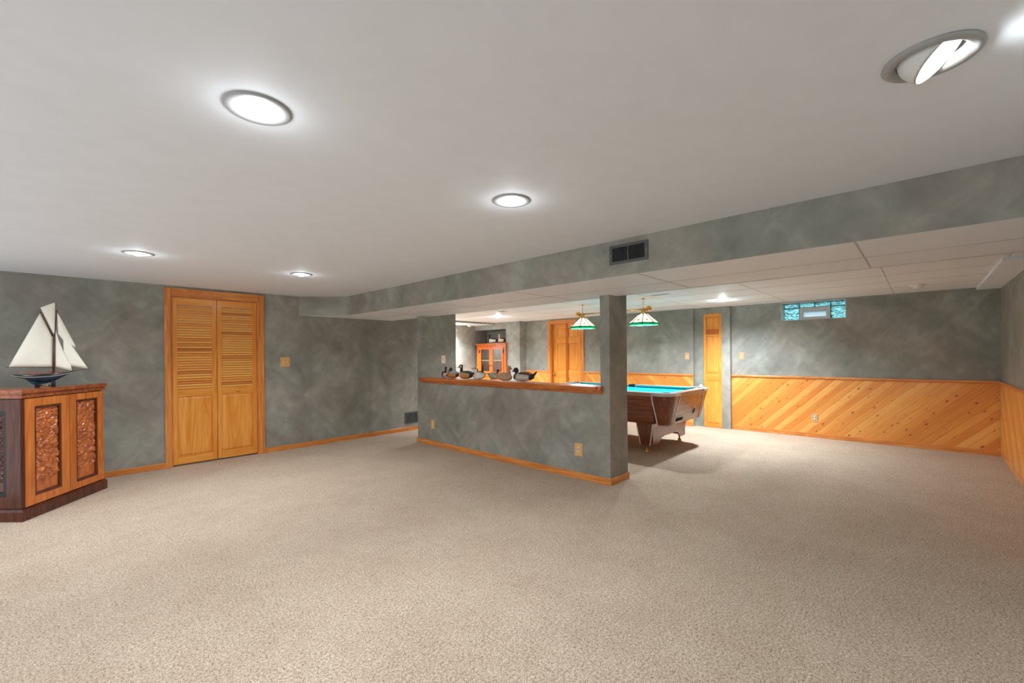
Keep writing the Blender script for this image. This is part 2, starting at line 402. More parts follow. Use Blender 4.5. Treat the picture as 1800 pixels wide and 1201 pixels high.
# half wall with a stub wall at each end
m = MB(); XP = 3.829
m.box(XP, XP+.15, 2.377, 5.465, 0, .91)
struct('wall_half', m, 'wall', 'grey half wall between the two rooms')
m = MB(); m.box(XP, 4.178, 2.270, 2.377, 0, ZB+.02); struct('wall_stub_near', m, 'wall', 'narrow grey stub wall at the near end of the half wall')
m = MB(); m.box(XP, 4.478, 5.465, 5.590, 0, ZB+.02); struct('wall_stub_far', m, 'wall', 'grey stub wall with a switch at the far end of the half wall')
# oak ledge on the half wall
m = MB(); y0, y1 = 2.340, 5.4645+.012
m.box(3.768, 4.035, 2.3775, 5.4645, .957, .985, 0, .004)
m.box(3.768, XP-.0005, 2.345, 2.40, .957, .985, 0, .004); m.box(3.768, XP-.0005, 5.44, 5.478, .957, .985, 0, .004)
pr = [(3.776, .957), (3.776, .946), (3.788, .940), (3.792, .928), (3.806, .920), (3.812, .911), (3.829, .906), (3.829, .957)]
m.prism([(x, 2.350, z) for x, z in pr], (0, 3.12, 0))
tag(m.build('ledge', 'capY'), 'long moulded oak ledge on top of the grey half wall', 'ledge')
for o in (bpy.data.objects['ledge'],): pass

# baseboards
def bb(name, boxes, mats, label=None):
    m = MB()
    for b in boxes: m.box(*b[:6], b[6] if len(b) > 6 else 0, .003)
    return struct(name, m, mats, label)
BH = .068
bb('baseboard_left', [(XBK, .927, YL-.013, YL, 0, BH), (2.0, 4.9, YL-.013, YL, 0, BH)], 'oakX', 'oak baseboard along the left wall')
bb('baseboard_half', [(XP-.013, XP, 2.2575, 5.602, 0, BH), (XP, 4.191, 2.257, 2.270, 0, BH, 1), (4.178, 4.191, 2.27, 2.39, 0, BH, 0)], ['oakY', 'oakX'], 'oak baseboard around the half wall')
bb('baseboard_rear', [(XL-.02, XL, 2.995, 5.325, 0, BH), (XL-.02, XL, 6.32, 6.998, 0, BH), (7.687, 7.70, 7.0, 7.44, 0, BH)], 'oakY')
bb('baseboard_rear_right', [(XR-.024, XR, YR, 2.394, 0, BH)], 'oakY', 'oak baseboard under the diagonal pine boards')
bb('baseboard_right', [(XBK, XR-.03, YR, YR+.014, 0, BH)], 'oakX')

# wainscot
def wains(name, x0, x1, y0, y1, mat, railmat, rail, label):
    m = MB(); m.box(x0, x1, y0, y1, BH, .908, 0); m.box(*rail[:4], .908, .936, 1, .005); m.box(*rail[4:8], .896, .909, 1, .003)
    return struct(name, m, [mat, railmat], label)
wains('wainscot_rear_right', XR-.012, XR, YR, 2.394, 'plankA', 'oakY', (XR-.034, XR, YR+.001, 2.394, XR-.022, XR, YR+.001, 2.394), 'diagonal knotty pine wainscot under the small window')
wains('wainscot_rear', XL-.010, XL, 2.995, 5.325, 'plankB', 'oakY', (XL-.032, XL, 2.995, 5.325, XL-.02, XL, 2.995, 5.325), 'knotty pine wainscot behind the pool table')
wains('wainscot_rear_far', XL-.010, XL, 6.322, 6.999, 'plankB', 'oakY', (XL-.032, XL, 6.322, 6.999, XL-.02, XL, 6.322, 6.999), 'knotty pine wainscot left of the six-panel door')
wains('wainscot_right', 4.0, XR-.035, YR, YR+.012, 'plankC', 'oakX', (4.0, XR-.035, YR, YR+.03, 4.0, XR-.035, YR, YR+.02), 'knotty pine wainscot on the right side wall')

# ============================================================ DOORS
# closet door: two louvred leaves in an oak casing
d = empty('door_1', (0, 0, 0), kind='structure', label='louvred pine bifold closet door in an oak casing on the left wall')
m = MB(); cz = 2.155
m.box(.925, .990, YL-.020, YL, 0, cz, 0, .004); m.box(1.928, 2.002, YL-.020, YL, 0, cz, 0, .004)
m.box(.9905, 1.9275, YL-.018, YL, 2.060, cz, 1, .004)
m.box(DX0, DX0+.014, YL, YL+.118, 0, DZ, 0); m.box(DX1-.014, DX1, YL, YL+.118, 0, DZ, 0); m.box(DX0+.014, DX1-.014, YL, YL+.118, DZ-.012, DZ, 1)
m.build('door_casing', ['oakZ', 'oakX'], d)
LY = YL+.012
def bifold(x0, x1):
    w = .048; T = .028
    m = MB(); zt = 2.046
    m.box(x0, x0+w, LY, LY+T, .018, zt, 0, .002); m.box(x1-w, x1, LY, LY+T, .018, zt, 0, .002)
    m.box(x0+w, x1-w, LY+.001, LY+T, 1.962, zt, 1); m.box(x0+w, x1-w, LY+.001, LY+T, .838, .930, 1); m.box(x0+w, x1-w, LY+.001, LY+T, .018, .112, 1)
    leaf = m.build('door_leaf', ['pineZ', 'pineX'], d)
    m = MB(); n = 33; z0 = .935; dz = (1.960-z0)/n
    for i in range(n):
        z = z0+i*dz
        m.prism([(x0+w, LY+.001, z+.001), (x0+w, LY+.006, z-.002), (x0+w, LY+.023, z+.021), (x0+w, LY+.018, z+.025)], (x1-x0-2*w, 0, 0))
    m.build('louvers', 'louver', leaf)
    m = MB(); a, b, c, e_ = x0+w, x1-w, .112, .838; q = .026
    o_ = [(a, LY+.014, c), (b, LY+.014, c), (b, LY+.014, e_), (a, LY+.014, e_)]
    i_ = [(a+q, LY+.002, c+q), (b-q, LY+.002, c+q), (b-q, LY+.002, e_-q), (a+q, LY+.002, e_-q)]
    m.frustum(o_, i_); m.build('raised_panel', 'pineZ', leaf)
    return leaf
bifold(DX0+.016, 1.456); lf = bifold(1.462, DX1-.016)
m = MB(); m.lathe([(.004, .001), (.008, -.004), (.006, -.012), (.014, -.018), (.017, -.025), (.012, -.031), (.001, -.033)], (1.687, LY, .878), (0, 1, 0), 20)
m.build('door_knob', 'brass', lf)

# generic panelled door in the plane X=const, facing -X
def paneldoor(x, y0, y1, z0, z1, cols, rows, T=.035):
    """cols: panel (y0,y1) spans; rows: panel (z0,z1) spans"""
    m = MB(); ys = [y0]+[v for c in cols for v in c]+[y1]
    zs = [z0]+[v for r in rows for v in r]+[z1]
    for i in range(0, len(ys), 2): m.box(x, x+T, ys[i], ys[i+1], z0, z1, 2 if (len(cols) == 2 and i == 2) else 0)
    for c in cols:
        for i in range(0, len(zs), 2): m.box(x+.0008, x+T, c[0], c[1], zs[i], zs[i+1], 1)
        for r in rows:
            q = .022
            m.frustum([(x+.014, c[0], r[0]), (x+.014, c[1], r[0]), (x+.014, c[1], r[1]), (x+.014, c[0], r[1])],
                      [(x+.003, c[0]+q, r[0]+q), (x+.003, c[1]-q, r[0]+q), (x+.003, c[1]-q, r[1]-q), (x+.003, c[0]+q, r[1]-q)], 0)
    return m
d = empty('door_2', (0, 0, 0), kind='structure', label='six-panel pine door in the rear wall')
m = MB(); x = XL
m.box(x-.02, x, 5.327, D2a+.004, 0, 2.092, 0, .004); m.box(x-.02, x, D2b-.004, 6.319, 0, 2.092, 0, .004); m.box(x-.018, x, D2a+.004, D2b-.004, D2z, 2.092, 1, .004)
m.box(x, x+.13, D2a, D2a+.02, 0, D2z, 0); m.box(x, x+.13, D2b-.02, D2b, 0, D2z, 0); m.box(x, x+.13, D2a+.02, D2b-.02, D2z-.015, D2z, 1)
m.build('door_casing', ['oakZ', 'oakY'], d)
dx = 8.0
m = paneldoor(dx, D2a+.022, D2b-.022, .01, D2z-.017, [(5.53, 5.79), (5.865, 6.10)], [(.19, .80), (.965, 1.56), (1.70, 1.90)])
lf = m.build('door_leaf', ['pineZ', 'pineY', 'pineDark'], d)
m = MB(); m.lathe([(.012, 0), (.012, -.02), (.030, -.032), (.032, -.048), (.022, -.062), (.001, -.066)], (dx, 6.185, .862), (1, 0, 0), 20); m.build('door_knob', 'brass', lf)
for z in (.25, 1.0, 1.80):
    m = MB(); m.box(dx-.006, dx, 5.428, 5.446, z-.045, z+.045); m.build('hinge', 'brass', lf)
d = empty('door_3', (0, 0, 0), kind='structure', label='narrow three-panel pine door in the grey pier')
m = paneldoor(8.006, D3a+.003, D3b-.003, .006, D3z-.003, [(2.577, 2.798)], [(.070, .826), (.956, 1.617), (1.745, 1.947)], .03)
m.build('door_leaf', ['pineZ', 'pineY', 'pineDark'], d)
m = MB(); m.box(8.002, 8.006, 2.577, 2.798, 1.641, 1.735); m.build('dark_strip', 'pineDark', d)

# ============================================================ WINDOW
wd = empty('window_1', (0, 0, 0), kind='structure', label='small glass block window with a white vent, high on the rear wall')
GX = 8.27
MAT['block'] = glassmat('teal_glass_block', (.42, .84, .86, 1), .03, 16)
def frosted():
    t = NT('frosted_vent_pane'); t.n.remove(t.b); tr = t.n.new('ShaderNodeBsdfTranslucent'); df = t.n.new('ShaderNodeBsdfDiffuse'); mx = t.n.new('ShaderNodeMixShader'); mx.inputs[0].default_value = .2
    tr.inputs[0].default_value = (.92, .97, 1, 1); df.inputs[0].default_value = (.92, .95, .96, 1)
    t.lk(tr.outputs[0], mx.inputs[1]); t.lk(df.outputs[0], mx.inputs[2]); t.lk(mx.outputs[0], t.out.inputs[0]); return t.m
MAT['pane'] = frosted()
m = MB(); t_ = .006
m.box(XR+.001, GX, WY1-.004, WY1, WZ0, WZ1); m.box(XR+.001, GX, WY0, WY0+.004, WZ0, WZ1); m.box(XR+.001, GX, WY0, WY1, WZ0, WZ0+.004); m.box(XR+.001, GX, WY0, WY1, WZ1-.004, WZ1)
m.build('window_reveal', 'white', wd)
def block(y0, y1, z0, z1):
    m = MB(); m.box(GX, GX+.07, y0, y1, z0, z1, 0, .006); m.build('glass_block', 'block', wd)
g = .005; ys = [.820, 1.020, 1.226, 1.432, 1.644]
zm = 2.030
for i in range(4): block(ys[i]+g, ys[i+1]-g, zm+g, WZ1-.006)
block(ys[0]+g, ys[1]-g, WZ0+.006, zm-g); block(ys[3]+g, ys[4]-g, WZ0+.006, zm-g)
m = MB()
for y in ys[1:4]: m.box(GX+.008, GX+.06, y-g, y+g, zm, WZ1)
for y in (ys[1], ys[3]): m.box(GX+.008, GX+.06, y-g, y+g, WZ0, zm)
m.box(GX+.008, GX+.06, ys[0], ys[1], zm-g, zm+g); m.box(GX+.008, GX+.06, ys[3], ys[4], zm-g, zm+g); m.box(GX+.008, GX+.06, ys[1], ys[3], zm-g, zm+g)
m.build('mortar_joints', flat('teal_grey_joint', srgb(70, 128, 134), .5), wd)
m = MB(); a, b, c, e_ = ys[1]+g, ys[3]-g, WZ0+.005, zm-g; q = .048
m.box(GX-.012, GX+.05, a, a+q, c, e_, 0, .003); m.box(GX-.012, GX+.05, b-q, b, c, e_, 0, .003); m.box(GX-.012, GX+.05, a+q, b-q, c, c+q, 0, .003); m.box(GX-.012, GX+.05, a+q, b-q, e_-q-.012, e_, 0, .003)
vf = m.build('vent_frame', 'white', wd)
m = MB(); m.box(GX+.01, GX+.016, a+q, b-q, c+q, e_-q-.012); m.build('vent_pane', 'pane', vf)

# ============================================================ WALL PLATES
def plate(name, label, cat, loc, nrm, w, h, kind, mat='oakplate', group=None):
    """nrm: '-X','-Y'; built facing -Y then turned"""
    rz = {'-Y': 0, '-X': -PI/2}[nrm]
    o = empty(name, loc, rz, label, cat, group)
    m = MB(); m.frustum([(-w/2, 0, -h/2), (w/2, 0, -h/2), (w/2, 0, h/2), (-w/2, 0, h/2)], [(-w/2+.004, -.006, -h/2+.004), (w/2-.004, -.006, -h/2+.004), (w/2-.004, -.006, h/2-.004), (-w/2+.004, -.006, h/2-.004)])
    m.build('cover_plate', mat, o)
    if kind == 'outlet':
        for s in (-1, 1):
            m = MB(); m.lathe([(.0155, -.005), (.0155, -.008), (.001, -.0085)], (0, 0, s*.020), (0, 1, 0), 20); rc = m.build('receptacle', 'ivory', o)
            m = MB(); m.box(-.0065, -.0045, -.0092, -.008, s*.02-.003, s*.02+.005); m.box(.0045, .0065, -.0092, -.008, s*.02-.003, s*.02+.005); m.build('slots', 'black', rc)
    elif kind == 'switch2':
        for x in (-.023, .023):
            m = MB(); m.box(x-.005, x+.005, -.008, -.005, -.012, .012); m.frustum([(x-.0035, -.007, -.006), (x+.0035, -.007, -.006), (x+.0035, -.007, .006), (x-.0035, -.007, .006)], [(x-.0025, -.018, .004), (x+.0025, -.018, .004), (x+.0025, -.018, .010), (x-.0025, -.018, .010)]); m.build('toggle', 'ivory', o)
    else:
        m = MB(); m.box(-.005, .005, -.008, -.005, -.012, .012); m.frustum([(-.0035, -.007, -.006), (.0035, -.007, -.006), (.0035, -.007, .006), (-.0035, -.007, .006)], [(-.0025, -.018, .004), (.0025, -.018, .004), (.0025, -.018, .010), (-.0025, -.018, .010)]); m.build('toggle', 'ivory', o)
    return o
plate('light_switch', 'square oak double switch plate right of the louvred closet door', 'light switch', (2.272, YL, 1.242), '-Y', .128, .135, 'switch2')
plate('light_switch', 'pale single switch plate on the stub wall above the far end of the ledge', 'light switch', (4.225, 5.465, 1.252), '-Y', .078, .125, 'switch', 'ivory')
plate('light_switch', 'oak single switch plate on the rear wall, left of the narrow pine door', 'light switch', (XL, 3.105, 1.262), '-X', .078, .125, 'switch', 'ivorydark')
plate('light_switch', 'single switch plate on the rear wall, right of the narrow pine door', 'light switch', (XR, 2.238, 1.262), '-X', .078, .125, 'switch', 'ivorydark')
plate('wall_outlet', 'oak outlet plate at the far left end of the half wall', 'outlet', (XP, 5.214, .308), '-X', .080, .135, 'outlet')
plate('wall_outlet', 'oak outlet plate near the right end of the half wall', 'outlet', (XP, 2.653, .304), '-X', .098, .140, 'outlet')
plate('wall_outlet', 'outlet plate set in the diagonal pine boards under the window', 'outlet', (XR-.012, 1.205, .302), '-X', .080, .125, 'outlet', 'ivorydark')

# vents
def grille(name, label, loc, rz, w, h, n, group=None, ft=.0012, fm=(58, 62, 62)):
    o = empty(name, loc, rz, label, 'vent', group)
    b = .020; m = MB(); m.box(-w/2, w/2, -.008, 0, -h/2, -h/2+b, 0, .002); m.box(-w/2, w/2, -.008, 0, h/2-b, h/2, 0, .002); m.box(-w/2, -w/2+b+.006, -.008, 0, -h/2+b, h/2-b, 0, .002); m.box(w/2-b-.006, w/2, -.008, 0, -h/2+b, h/2-b, 0, .002)
    m.box(-.004, .004, -.008, 0, -h/2+b, h/2-b); m.build('vent_frame', 'ventgrey', o)
    m = MB(); m.box(-w/2+.01, w/2-.01, -.0015, -.0005, -h/2+.01, h/2-.01); m.build('duct_opening', 'hole', o)
    m = MB(); iw = w-2*b-.012
    for i in range(n):
        x = -iw/2+(i+.5)*iw/n; m.prism([(x-ft, -.007, -h/2+b), (x+ft, -.0065, -h/2+b), (x+ft+.001, -.0016, -h/2+b), (x, -.0016, -h/2+b)], (0, 0, h-2*b))
    m.build('fins', flat('dark_grey_fins', srgb(*fm), .5), o)
    return o
g1 = grille('air_vent', 'dark grey air vent high on the grey soffit', (2.961, 1.589, 2.071), -PI/2, .315, .143, 26)
m = MB(); m.prism([(-.006, -.008, .02), (.006, -.008, .02), (0, -.018, -.012)], (0, -.003, 0)); m.build('damper_lever', 'ventgrey', g1)
for x, z in ((.146, .0), (-.146, 0)):
    m = MB(); m.lathe([(.0035, -.008), (.003, -.0095), (.0005, -.010)], (x, 0, z), (0, 1, 0), 10); m.build('screw', 'chrome', g1)
grille('air_vent', 'grey return air grille low on the left wall beside the half wall', (4.385, YL, .222), 0, .345, .205, 22, ft=.0038, fm=(88, 92, 92))
def cvent(label, x, y, w, l):
    o = empty('ceiling_vent', (x, y, ZB), 0, label, 'vent'); m = MB(); m.box(-w/2, w/2, -l/2, l/2, -.006, 0, 0, .002); m.build('vent_frame', 'white', o)
    m = MB()
    for i in range(4): m.box(-w/2+.018+i*(w-.036)/4, -w/2+.026+i*(w-.036)/4, -l/2+.015, l/2-.015, -.0075, -.005)
    m.build('slots', 'seam', o)
cvent('flat white ceiling vent above the pool table, right of the stub wall', 5.70, 2.59, .11, .26)
cvent('small flat ceiling vent beside the recessed light over the far end of the rear room', 5.73, 5.64, .10, .16)

# ============================================================ LIGHT FITTINGS
def can(x, y, z, label, power, r=.105, group='recessed ceiling lights', cone=152, col=LCOL):
    o = empty('recessed_light', (x, y, z), 0, label, 'ceiling light', group)
    h = r*.71
    m = MB(); m.lathe([(h-.002, .001), (r, .0), (r, -.004), (r-.006, -.008), (h, -.006), (h-.010, .004), (h*.72, .022), (h*.66, .030)], n=36, caps=False)
    m.build('trim_ring', 'baffle', o)
    m = MB(); m.lathe([(h*.62, .030), (h*.60, .012), (h*.54, -.004), (h*.42, -.014), (h*.23, -.020), (.001, -.022)], n=28); m.build('bulb', 'bulb', o)
    m = MB(); m.lathe([(h-.001, .002), (h-.001, .14)], n=28, caps=False); m.build('housing', 'white', o)
    l = bpy.data.lights.new('can_light', 'SPOT'); l.energy = power; l.spot_size = math.radians(cone); l.spot_blend = 1.0; l.shadow_soft_size = .05; l.color = col
    lo = bpy.data.objects.new('can_light', l); COL.objects.link(lo); lo.parent = o; lo.location = (0, 0, -.03)
    lamp_light('can_spill', (0, 0, -.05), power*HALO, .04, col, o)
    return o
NL = ['largest recessed light in the main ceiling, at upper left', 'recessed light in the main ceiling in front of the soffit vent, middle of the photo', 'recessed light near the left wall, above and left of the closet door', 'recessed light near the left wall, right of the closet door top']
for (x, y), l in zip(CANS, NL): can(x, y, ZC, l, P_MAIN)
for (x, y), l in zip(ADDED_CANS, ('added unseen recessed light behind the camera, nearer the right wall', 'added unseen recessed light behind the camera, nearer the left wall')): can(x, y, ZC, l, P_MAIN*.62)
can(RCANS[0][0], RCANS[0][1], ZB, 'recessed light in the tiled ceiling in front of the narrow pine door', P_REAR, .095, col=RCOL)
can(RCANS[1][0], RCANS[1][1], ZB, 'recessed light in the tiled ceiling in front of the niche cabinet', P_REAR, .095, col=RCOL)
can(HALL[0], HALL[1], 2.075, 'recessed light over the far left alcove, out of sight behind the stub wall', P_HALL, .095, cone=135)

# eyeball light
o = empty('eyeball_light', (EYE[0], EYE[1], ZC), 0, 'white swivelling eyeball ceiling light at the upper right, aimed at the right wall', 'ceiling light')
m = MB(); m.lathe([(.078, .001), (.112, .0), (.113, -.004), (.106, -.010), (.090, -.012), (.079, -.004), (.077, .02)], n=40, caps=False); m.build('trim_ring', 'baffle', o)
aim = Vector((0, -.68, -.73)).normalized()
m = MB(); m.lathe([(.078, .018), (.091, .019), (.091, .14), (.001, .141)], n=28, caps=False); m.build('housing', 'white', o)
m = MB(); prof = []
R_ = .077
for k in range(0, 15):
    a = PI*(.02+.60*k/14); prof.append((R_*math.sin(a), -R_*math.cos(a)))
prof += [(R_*.94, R_*.32), (R_*.86, R_*.18), (R_*.55, R_*.02), (.001, 0)]
m.lathe(prof, (0, 0, .012), aim, 36, caps=False); eb = m.build('eyeball', 'white', o)
m = MB(); m.lathe([(.001, R_*.03), (R_*.62, R_*.06), (R_*.55, R_*.16), (R_*.30, R_*.24), (.001, R_*.27)], (0, 0, .012), aim, 28); m.build('bulb', 'bulb', eb)
l = bpy.data.lights.new('eyeball_lamp', 'SPOT'); l.energy = P_EYE; l.spot_size = math.radians(148); l.spot_blend = 1; l.shadow_soft_size = .045; l.color = LCOL
lo = bpy.data.objects.new('eyeball_lamp', l); COL.objects.link(lo); lo.parent = o; lo.location = Vector((0, 0, .012))+aim*.085
lo.rotation_euler = aim.to_track_quat('-Z', 'Y').to_euler()

# smoke detectors
def detector(loc, r, label):
    m = MB(); m.lathe([(r, 0), (r, -.010), (r*.92, -.016), (r*.74, -.020), (r*.70, -.034), (r*.55, -.044), (.001, -.047)], loc, (0, 0, 1), 28)
    tag(m.build('smoke_detector', 'white'), label, 'smoke detector')
detector((7.199, .03, ZB), .068, 'white smoke detector on the tiled ceiling above and right of the small window')
detector((7.25, 8.30, 2.075), .060, 'white smoke detector under the low soffit of the bright alcove at far left')

# ============================================================ POOL TABLE
PX0, PX1, PY0, PY1, PT = 5.285, 6.64, 2.262, 4.66, .812
pt = empty('pool_table', ((PX0+PX1)/2, (PY0+PY1)/2, 0), 0, 'walnut coin style pool table with turquoise cloth behind the half wall', 'pool table')
WX, WY = (PX1-PX0)/2, (PY1-PY0)/2
walX = wood('walnut_laminate_x', srgb(166, 84, 42), srgb(104, 46, 22), 'X', 1.6, .22, coat=.5); walY = wood('walnut_laminate_y', srgb(166, 84, 42), srgb(104, 46, 22), 'Y', 1.6, .22, coat=.5); walZ = wood('walnut_laminate_z', srgb(156, 80, 38), srgb(96, 42, 20), 'Z', 1.6, .22, coat=.5)
MAT.update(walX=walX, walY=walY, walZ=walZ)
MAT['felt'] = flat('turquoise_cloth', srgb(22, 160, 172), .95, var=.04, spec=.1); MAT['cushion'] = flat('dark_teal_cushion', srgb(20, 120, 128), .9, spec=.1)
MAT['railtop'] = flat('tan_rail_laminate', srgb(176, 140, 122), .3, var=.08); MAT['alum'] = flat('brushed_aluminium_trim', srgb(236, 226, 216), .35, .15)
CR = .27; zb, zt = .392, .772; ins = .09
def sidewall(half, cut, other, axis):
    pass
# long sides and ends
for s in (-1, 1):
    m = MB(); m.frustum([(s*(WX-ins-.02), -WY+CR, zb), (s*(WX-ins), -WY+CR, zb), (s*(WX-ins), WY-CR, zb), (s*(WX-ins-.02), WY-CR, zb)],
              [(s*(WX-.03), -WY+CR, zt), (s*WX, -WY+CR, zt), (s*WX, WY-CR, zt), (s*(WX-.03), WY-CR, zt)], 0); m.build('side_panel', 'walY', pt)
for s in (-1, 1):
    m = MB()
    m.frustum([(-WX+CR, s*(WY-ins-.02), zb), (-WX+CR, s*(WY-ins), zb), (WX-CR, s*(WY-ins), zb), (WX-CR, s*(WY-ins-.02), zb)],
              [(-WX+CR, s*(WY-.03), zt), (-WX+CR, s*WY, zt), (WX-CR, s*WY, zt), (WX-CR, s*(WY-.03), zt)], 0)
    ep = m.build('end_panel', 'walX', pt)
    if s < 0:
        def onface(x, z): return (x, -(WY-ins)-(z-zb)/(zt-zb)*ins-.004, z)
        m = MB(); c = onface(6.134-(PX0+PX1)/2, .520); m.lathe([(.058, .004), (.058, -.002), (.048, -.003), (.046, .003)], c, (0, 1, .237), 28, caps=False); rp = m.build('hole_rim', 'alum', ep)
        m = MB(); m.lathe([(.048, 0), (.001, -.0005)], c, (0, 1, .237), 28); m.build('hole', 'hole', rp)
        m = MB(); x0, x1, z0, z1 = 5.555-(PX0+PX1)/2, 5.785-(PX0+PX1)/2, .424, .474; n = 8
        def rr(a, b, c_, d_, r, off):
            pts = []
            for cx, cz, a0 in ((b-r, d_-r, 0), (a+r, d_-r, 90), (a+r, c_+r, 180), (b-r, c_+r, 270)):
                for k in range(5):
                    t = math.radians(a0+k*22.5); p = onface(cx+r*math.cos(t), cz+r*math.sin(t)); pts.append((p[0], p[1]+off, p[2]))
            return pts
        m.frustum(rr(x0-.012, x1+.012, z0-.012, z1+.012, .026, .003), rr(x0-.012, x1+.012, z0-.012, z1+.012, .026, -.002)); rp = m.build('ball_return_rim', 'alum', ep)
        m = MB(); m.frustum(rr(x0, x1, z0, z1, .018, .0), rr(x0, x1, z0, z1, .018, -.005)); m.build('ball_return', 'hole', rp)
# rounded corners, trims, pocket castings
def corner(sx, sy):
    def arc(z, inset, r, n=8):
        pts = []
        k = (z-zb)/(zt-zb)
        return pts
    A = lambda z: (Vector((sx*(WX-ins*(1-(z-zb)/(zt-zb))), sy*(WY-CR*(.96) + 0*z), z)), Vector((sx*(WX-CR*.96), sy*(WY-ins*(1-(z-zb)/(zt-zb))), z)))
    def loop(z, shrink, n=9):
        ox = WX-ins*(1-(z-zb)/(zt-zb)); oy = WY-ins*(1-(z-zb)/(zt-zb))
        c = CR-shrink; rr_ = .15*(1-.25*shrink/.12); pts = []
        # start on long side, round the corner, end on the short side
        p0 = Vector((ox, oy-c)); p1 = Vector((ox-c, oy)); cc = Vector((ox-rr_, oy-rr_))
        pts.append(p0)
        for k in range(n):
            t = PI/2*k/(n-1); pts.append(cc+Vector((math.cos(t), math.sin(t)))*rr_)
        pts.append(p1); pts.append(Vector((ox-c, oy-c)))
        return [Vector((sx*p.x, sy*p.y, z)) for p in pts]
    m = MB(); m.loft([loop(zb-.004, .13), loop(zt, 0.0)], smooth=False); cb = m.build('corner_block', 'walZ', pt)
    lo, hi = loop(zb-.004, .13), loop(zt, 0)
    for k, nm in ((0, 0), (10, 1)):
        m = MB(); a, b = lo[k], hi[k]; out = Vector((sx, 0, 0)) if k == 0 else Vector((0, sy, 0)); al = Vector((0, sy, 0)) if k == 0 else Vector((sx, 0, 0))
        q = [a-al*.008, a+al*.008, b+al*.008, b-al*.008]
        m.prism([p-out*.004 for p in q], out*.010); m.build('corner_trim', 'alum', cb)
    # cast pocket corner on top
    def top(z, grow):
        r_ = .15; n = 9; pts = []; ox, oy = WX+grow, WY+grow; c = CR+.005
        pts.append(Vector((ox, oy-c)))
        for k in range(n):
            t = PI/2*k/(n-1); pts.append(Vector((ox-r_, oy-r_))+Vector((math.cos(t), math.sin(t)))*r_)
        pts += [Vector((ox-c, oy)), Vector((ox-c, oy-.125)), Vector((ox-.125-.02, oy-.125-.02)), Vector((ox-.125, oy-c))]
        return [Vector((sx*p.x, sy*p.y, z)) for p in pts]
    m = MB(); m.loft([top(zt-.002, .006), top(PT-.010, .010), top(PT, .004)], smooth=False); cc = m.build('corner_casting', 'chrome', pt)
    m = MB(); m.lathe([(.001, 0), (.052, .0), (.052, .0012)], (sx*(WX-.125), sy*(WY-.125), PT), (0, 0, 1), 24); m.build('pocket', 'hole', cc)
for sx in (-1, 1):
    for sy in (-1, 1): corner(sx, sy)
RW = .115
def rail(x0, x1, y0, y1, mat='railtop'):
    m = MB(); m.box(x0, x1, y0, y1, zt-.01, PT-.002, 0, .004); return m.build('rail', mat, pt)
for s in (-1, 1):
    a, b = sorted((s*WX, s*(WX-RW)))
    for y0, y1 in ((-WY+CR, -.055), (.055, WY-CR)): rail(a, b, y0, y1)
    a, b = sorted((s*WY, s*(WY-RW))); rail(-WX+CR, WX-CR, a, b)
    m = MB(); a, b = sorted((s*(WX+.004), s*(WX-RW-.01))); m.box(a, b, -.055, .055, zt-.008, PT+.001, 0, .004); sp_ = m.build('side_casting', 'black', pt)
    m = MB(); m.lathe([(.001, 0), (.045, .0), (.045, .0012)], (s*(WX-RW+.02), 0, PT+.001), (0, 0, 1), 20); m.build('pocket', 'hole', sp_)
def cushion(a, b, c, d_):
    m = MB(); m.frustum(a, b); return m.build('cushion', 'cushion', pt)
CW = .045; zc = PT-.004; zl = PT-.03
for s in (-1, 1):
    xo = s*(WX-RW); xi = s*(WX-RW-CW)
    for y0, y1 in ((-WY+CR*.72, -.07), (.07, WY-CR*.72)):
        m = MB(); m.frustum([(xo, y0, zl-.01), (xi, y0+.03, zl), (xi, y1-.03, zl), (xo, y1, zl-.01)], [(xo, y0, zc), (xi, y0+.03, zc-.006), (xi, y1-.03, zc-.006), (xo, y1, zc)]); m.build('cushion', 'cushion', pt)
    yo = s*(WY-RW); yi = s*(WY-RW-CW)
    m = MB(); m.frustum([(-WX+CR*.72, yo, zl-.01), (-WX+CR*.72+.03, yi, zl), (WX-CR*.72-.03, yi, zl), (WX-CR*.72, yo, zl-.01)], [(-WX+CR*.72, yo, zc), (-WX+CR*.72+.03, yi, zc-.006), (WX-CR*.72-.03, yi, zc-.006), (WX-CR*.72, yo, zc)]); m.build('cushion', 'cushion', pt)
m = MB(); m.box(-WX+.10, WX-.10, -WY+.10, WY-.10, .735, .770); m.build('playing_bed', 'felt', pt)
m = MB(); m.box(-WX+.13, WX-.13, -WY+.13, WY-.13, zb+.005, zb+.02); m.build('underside', 'walX', pt)
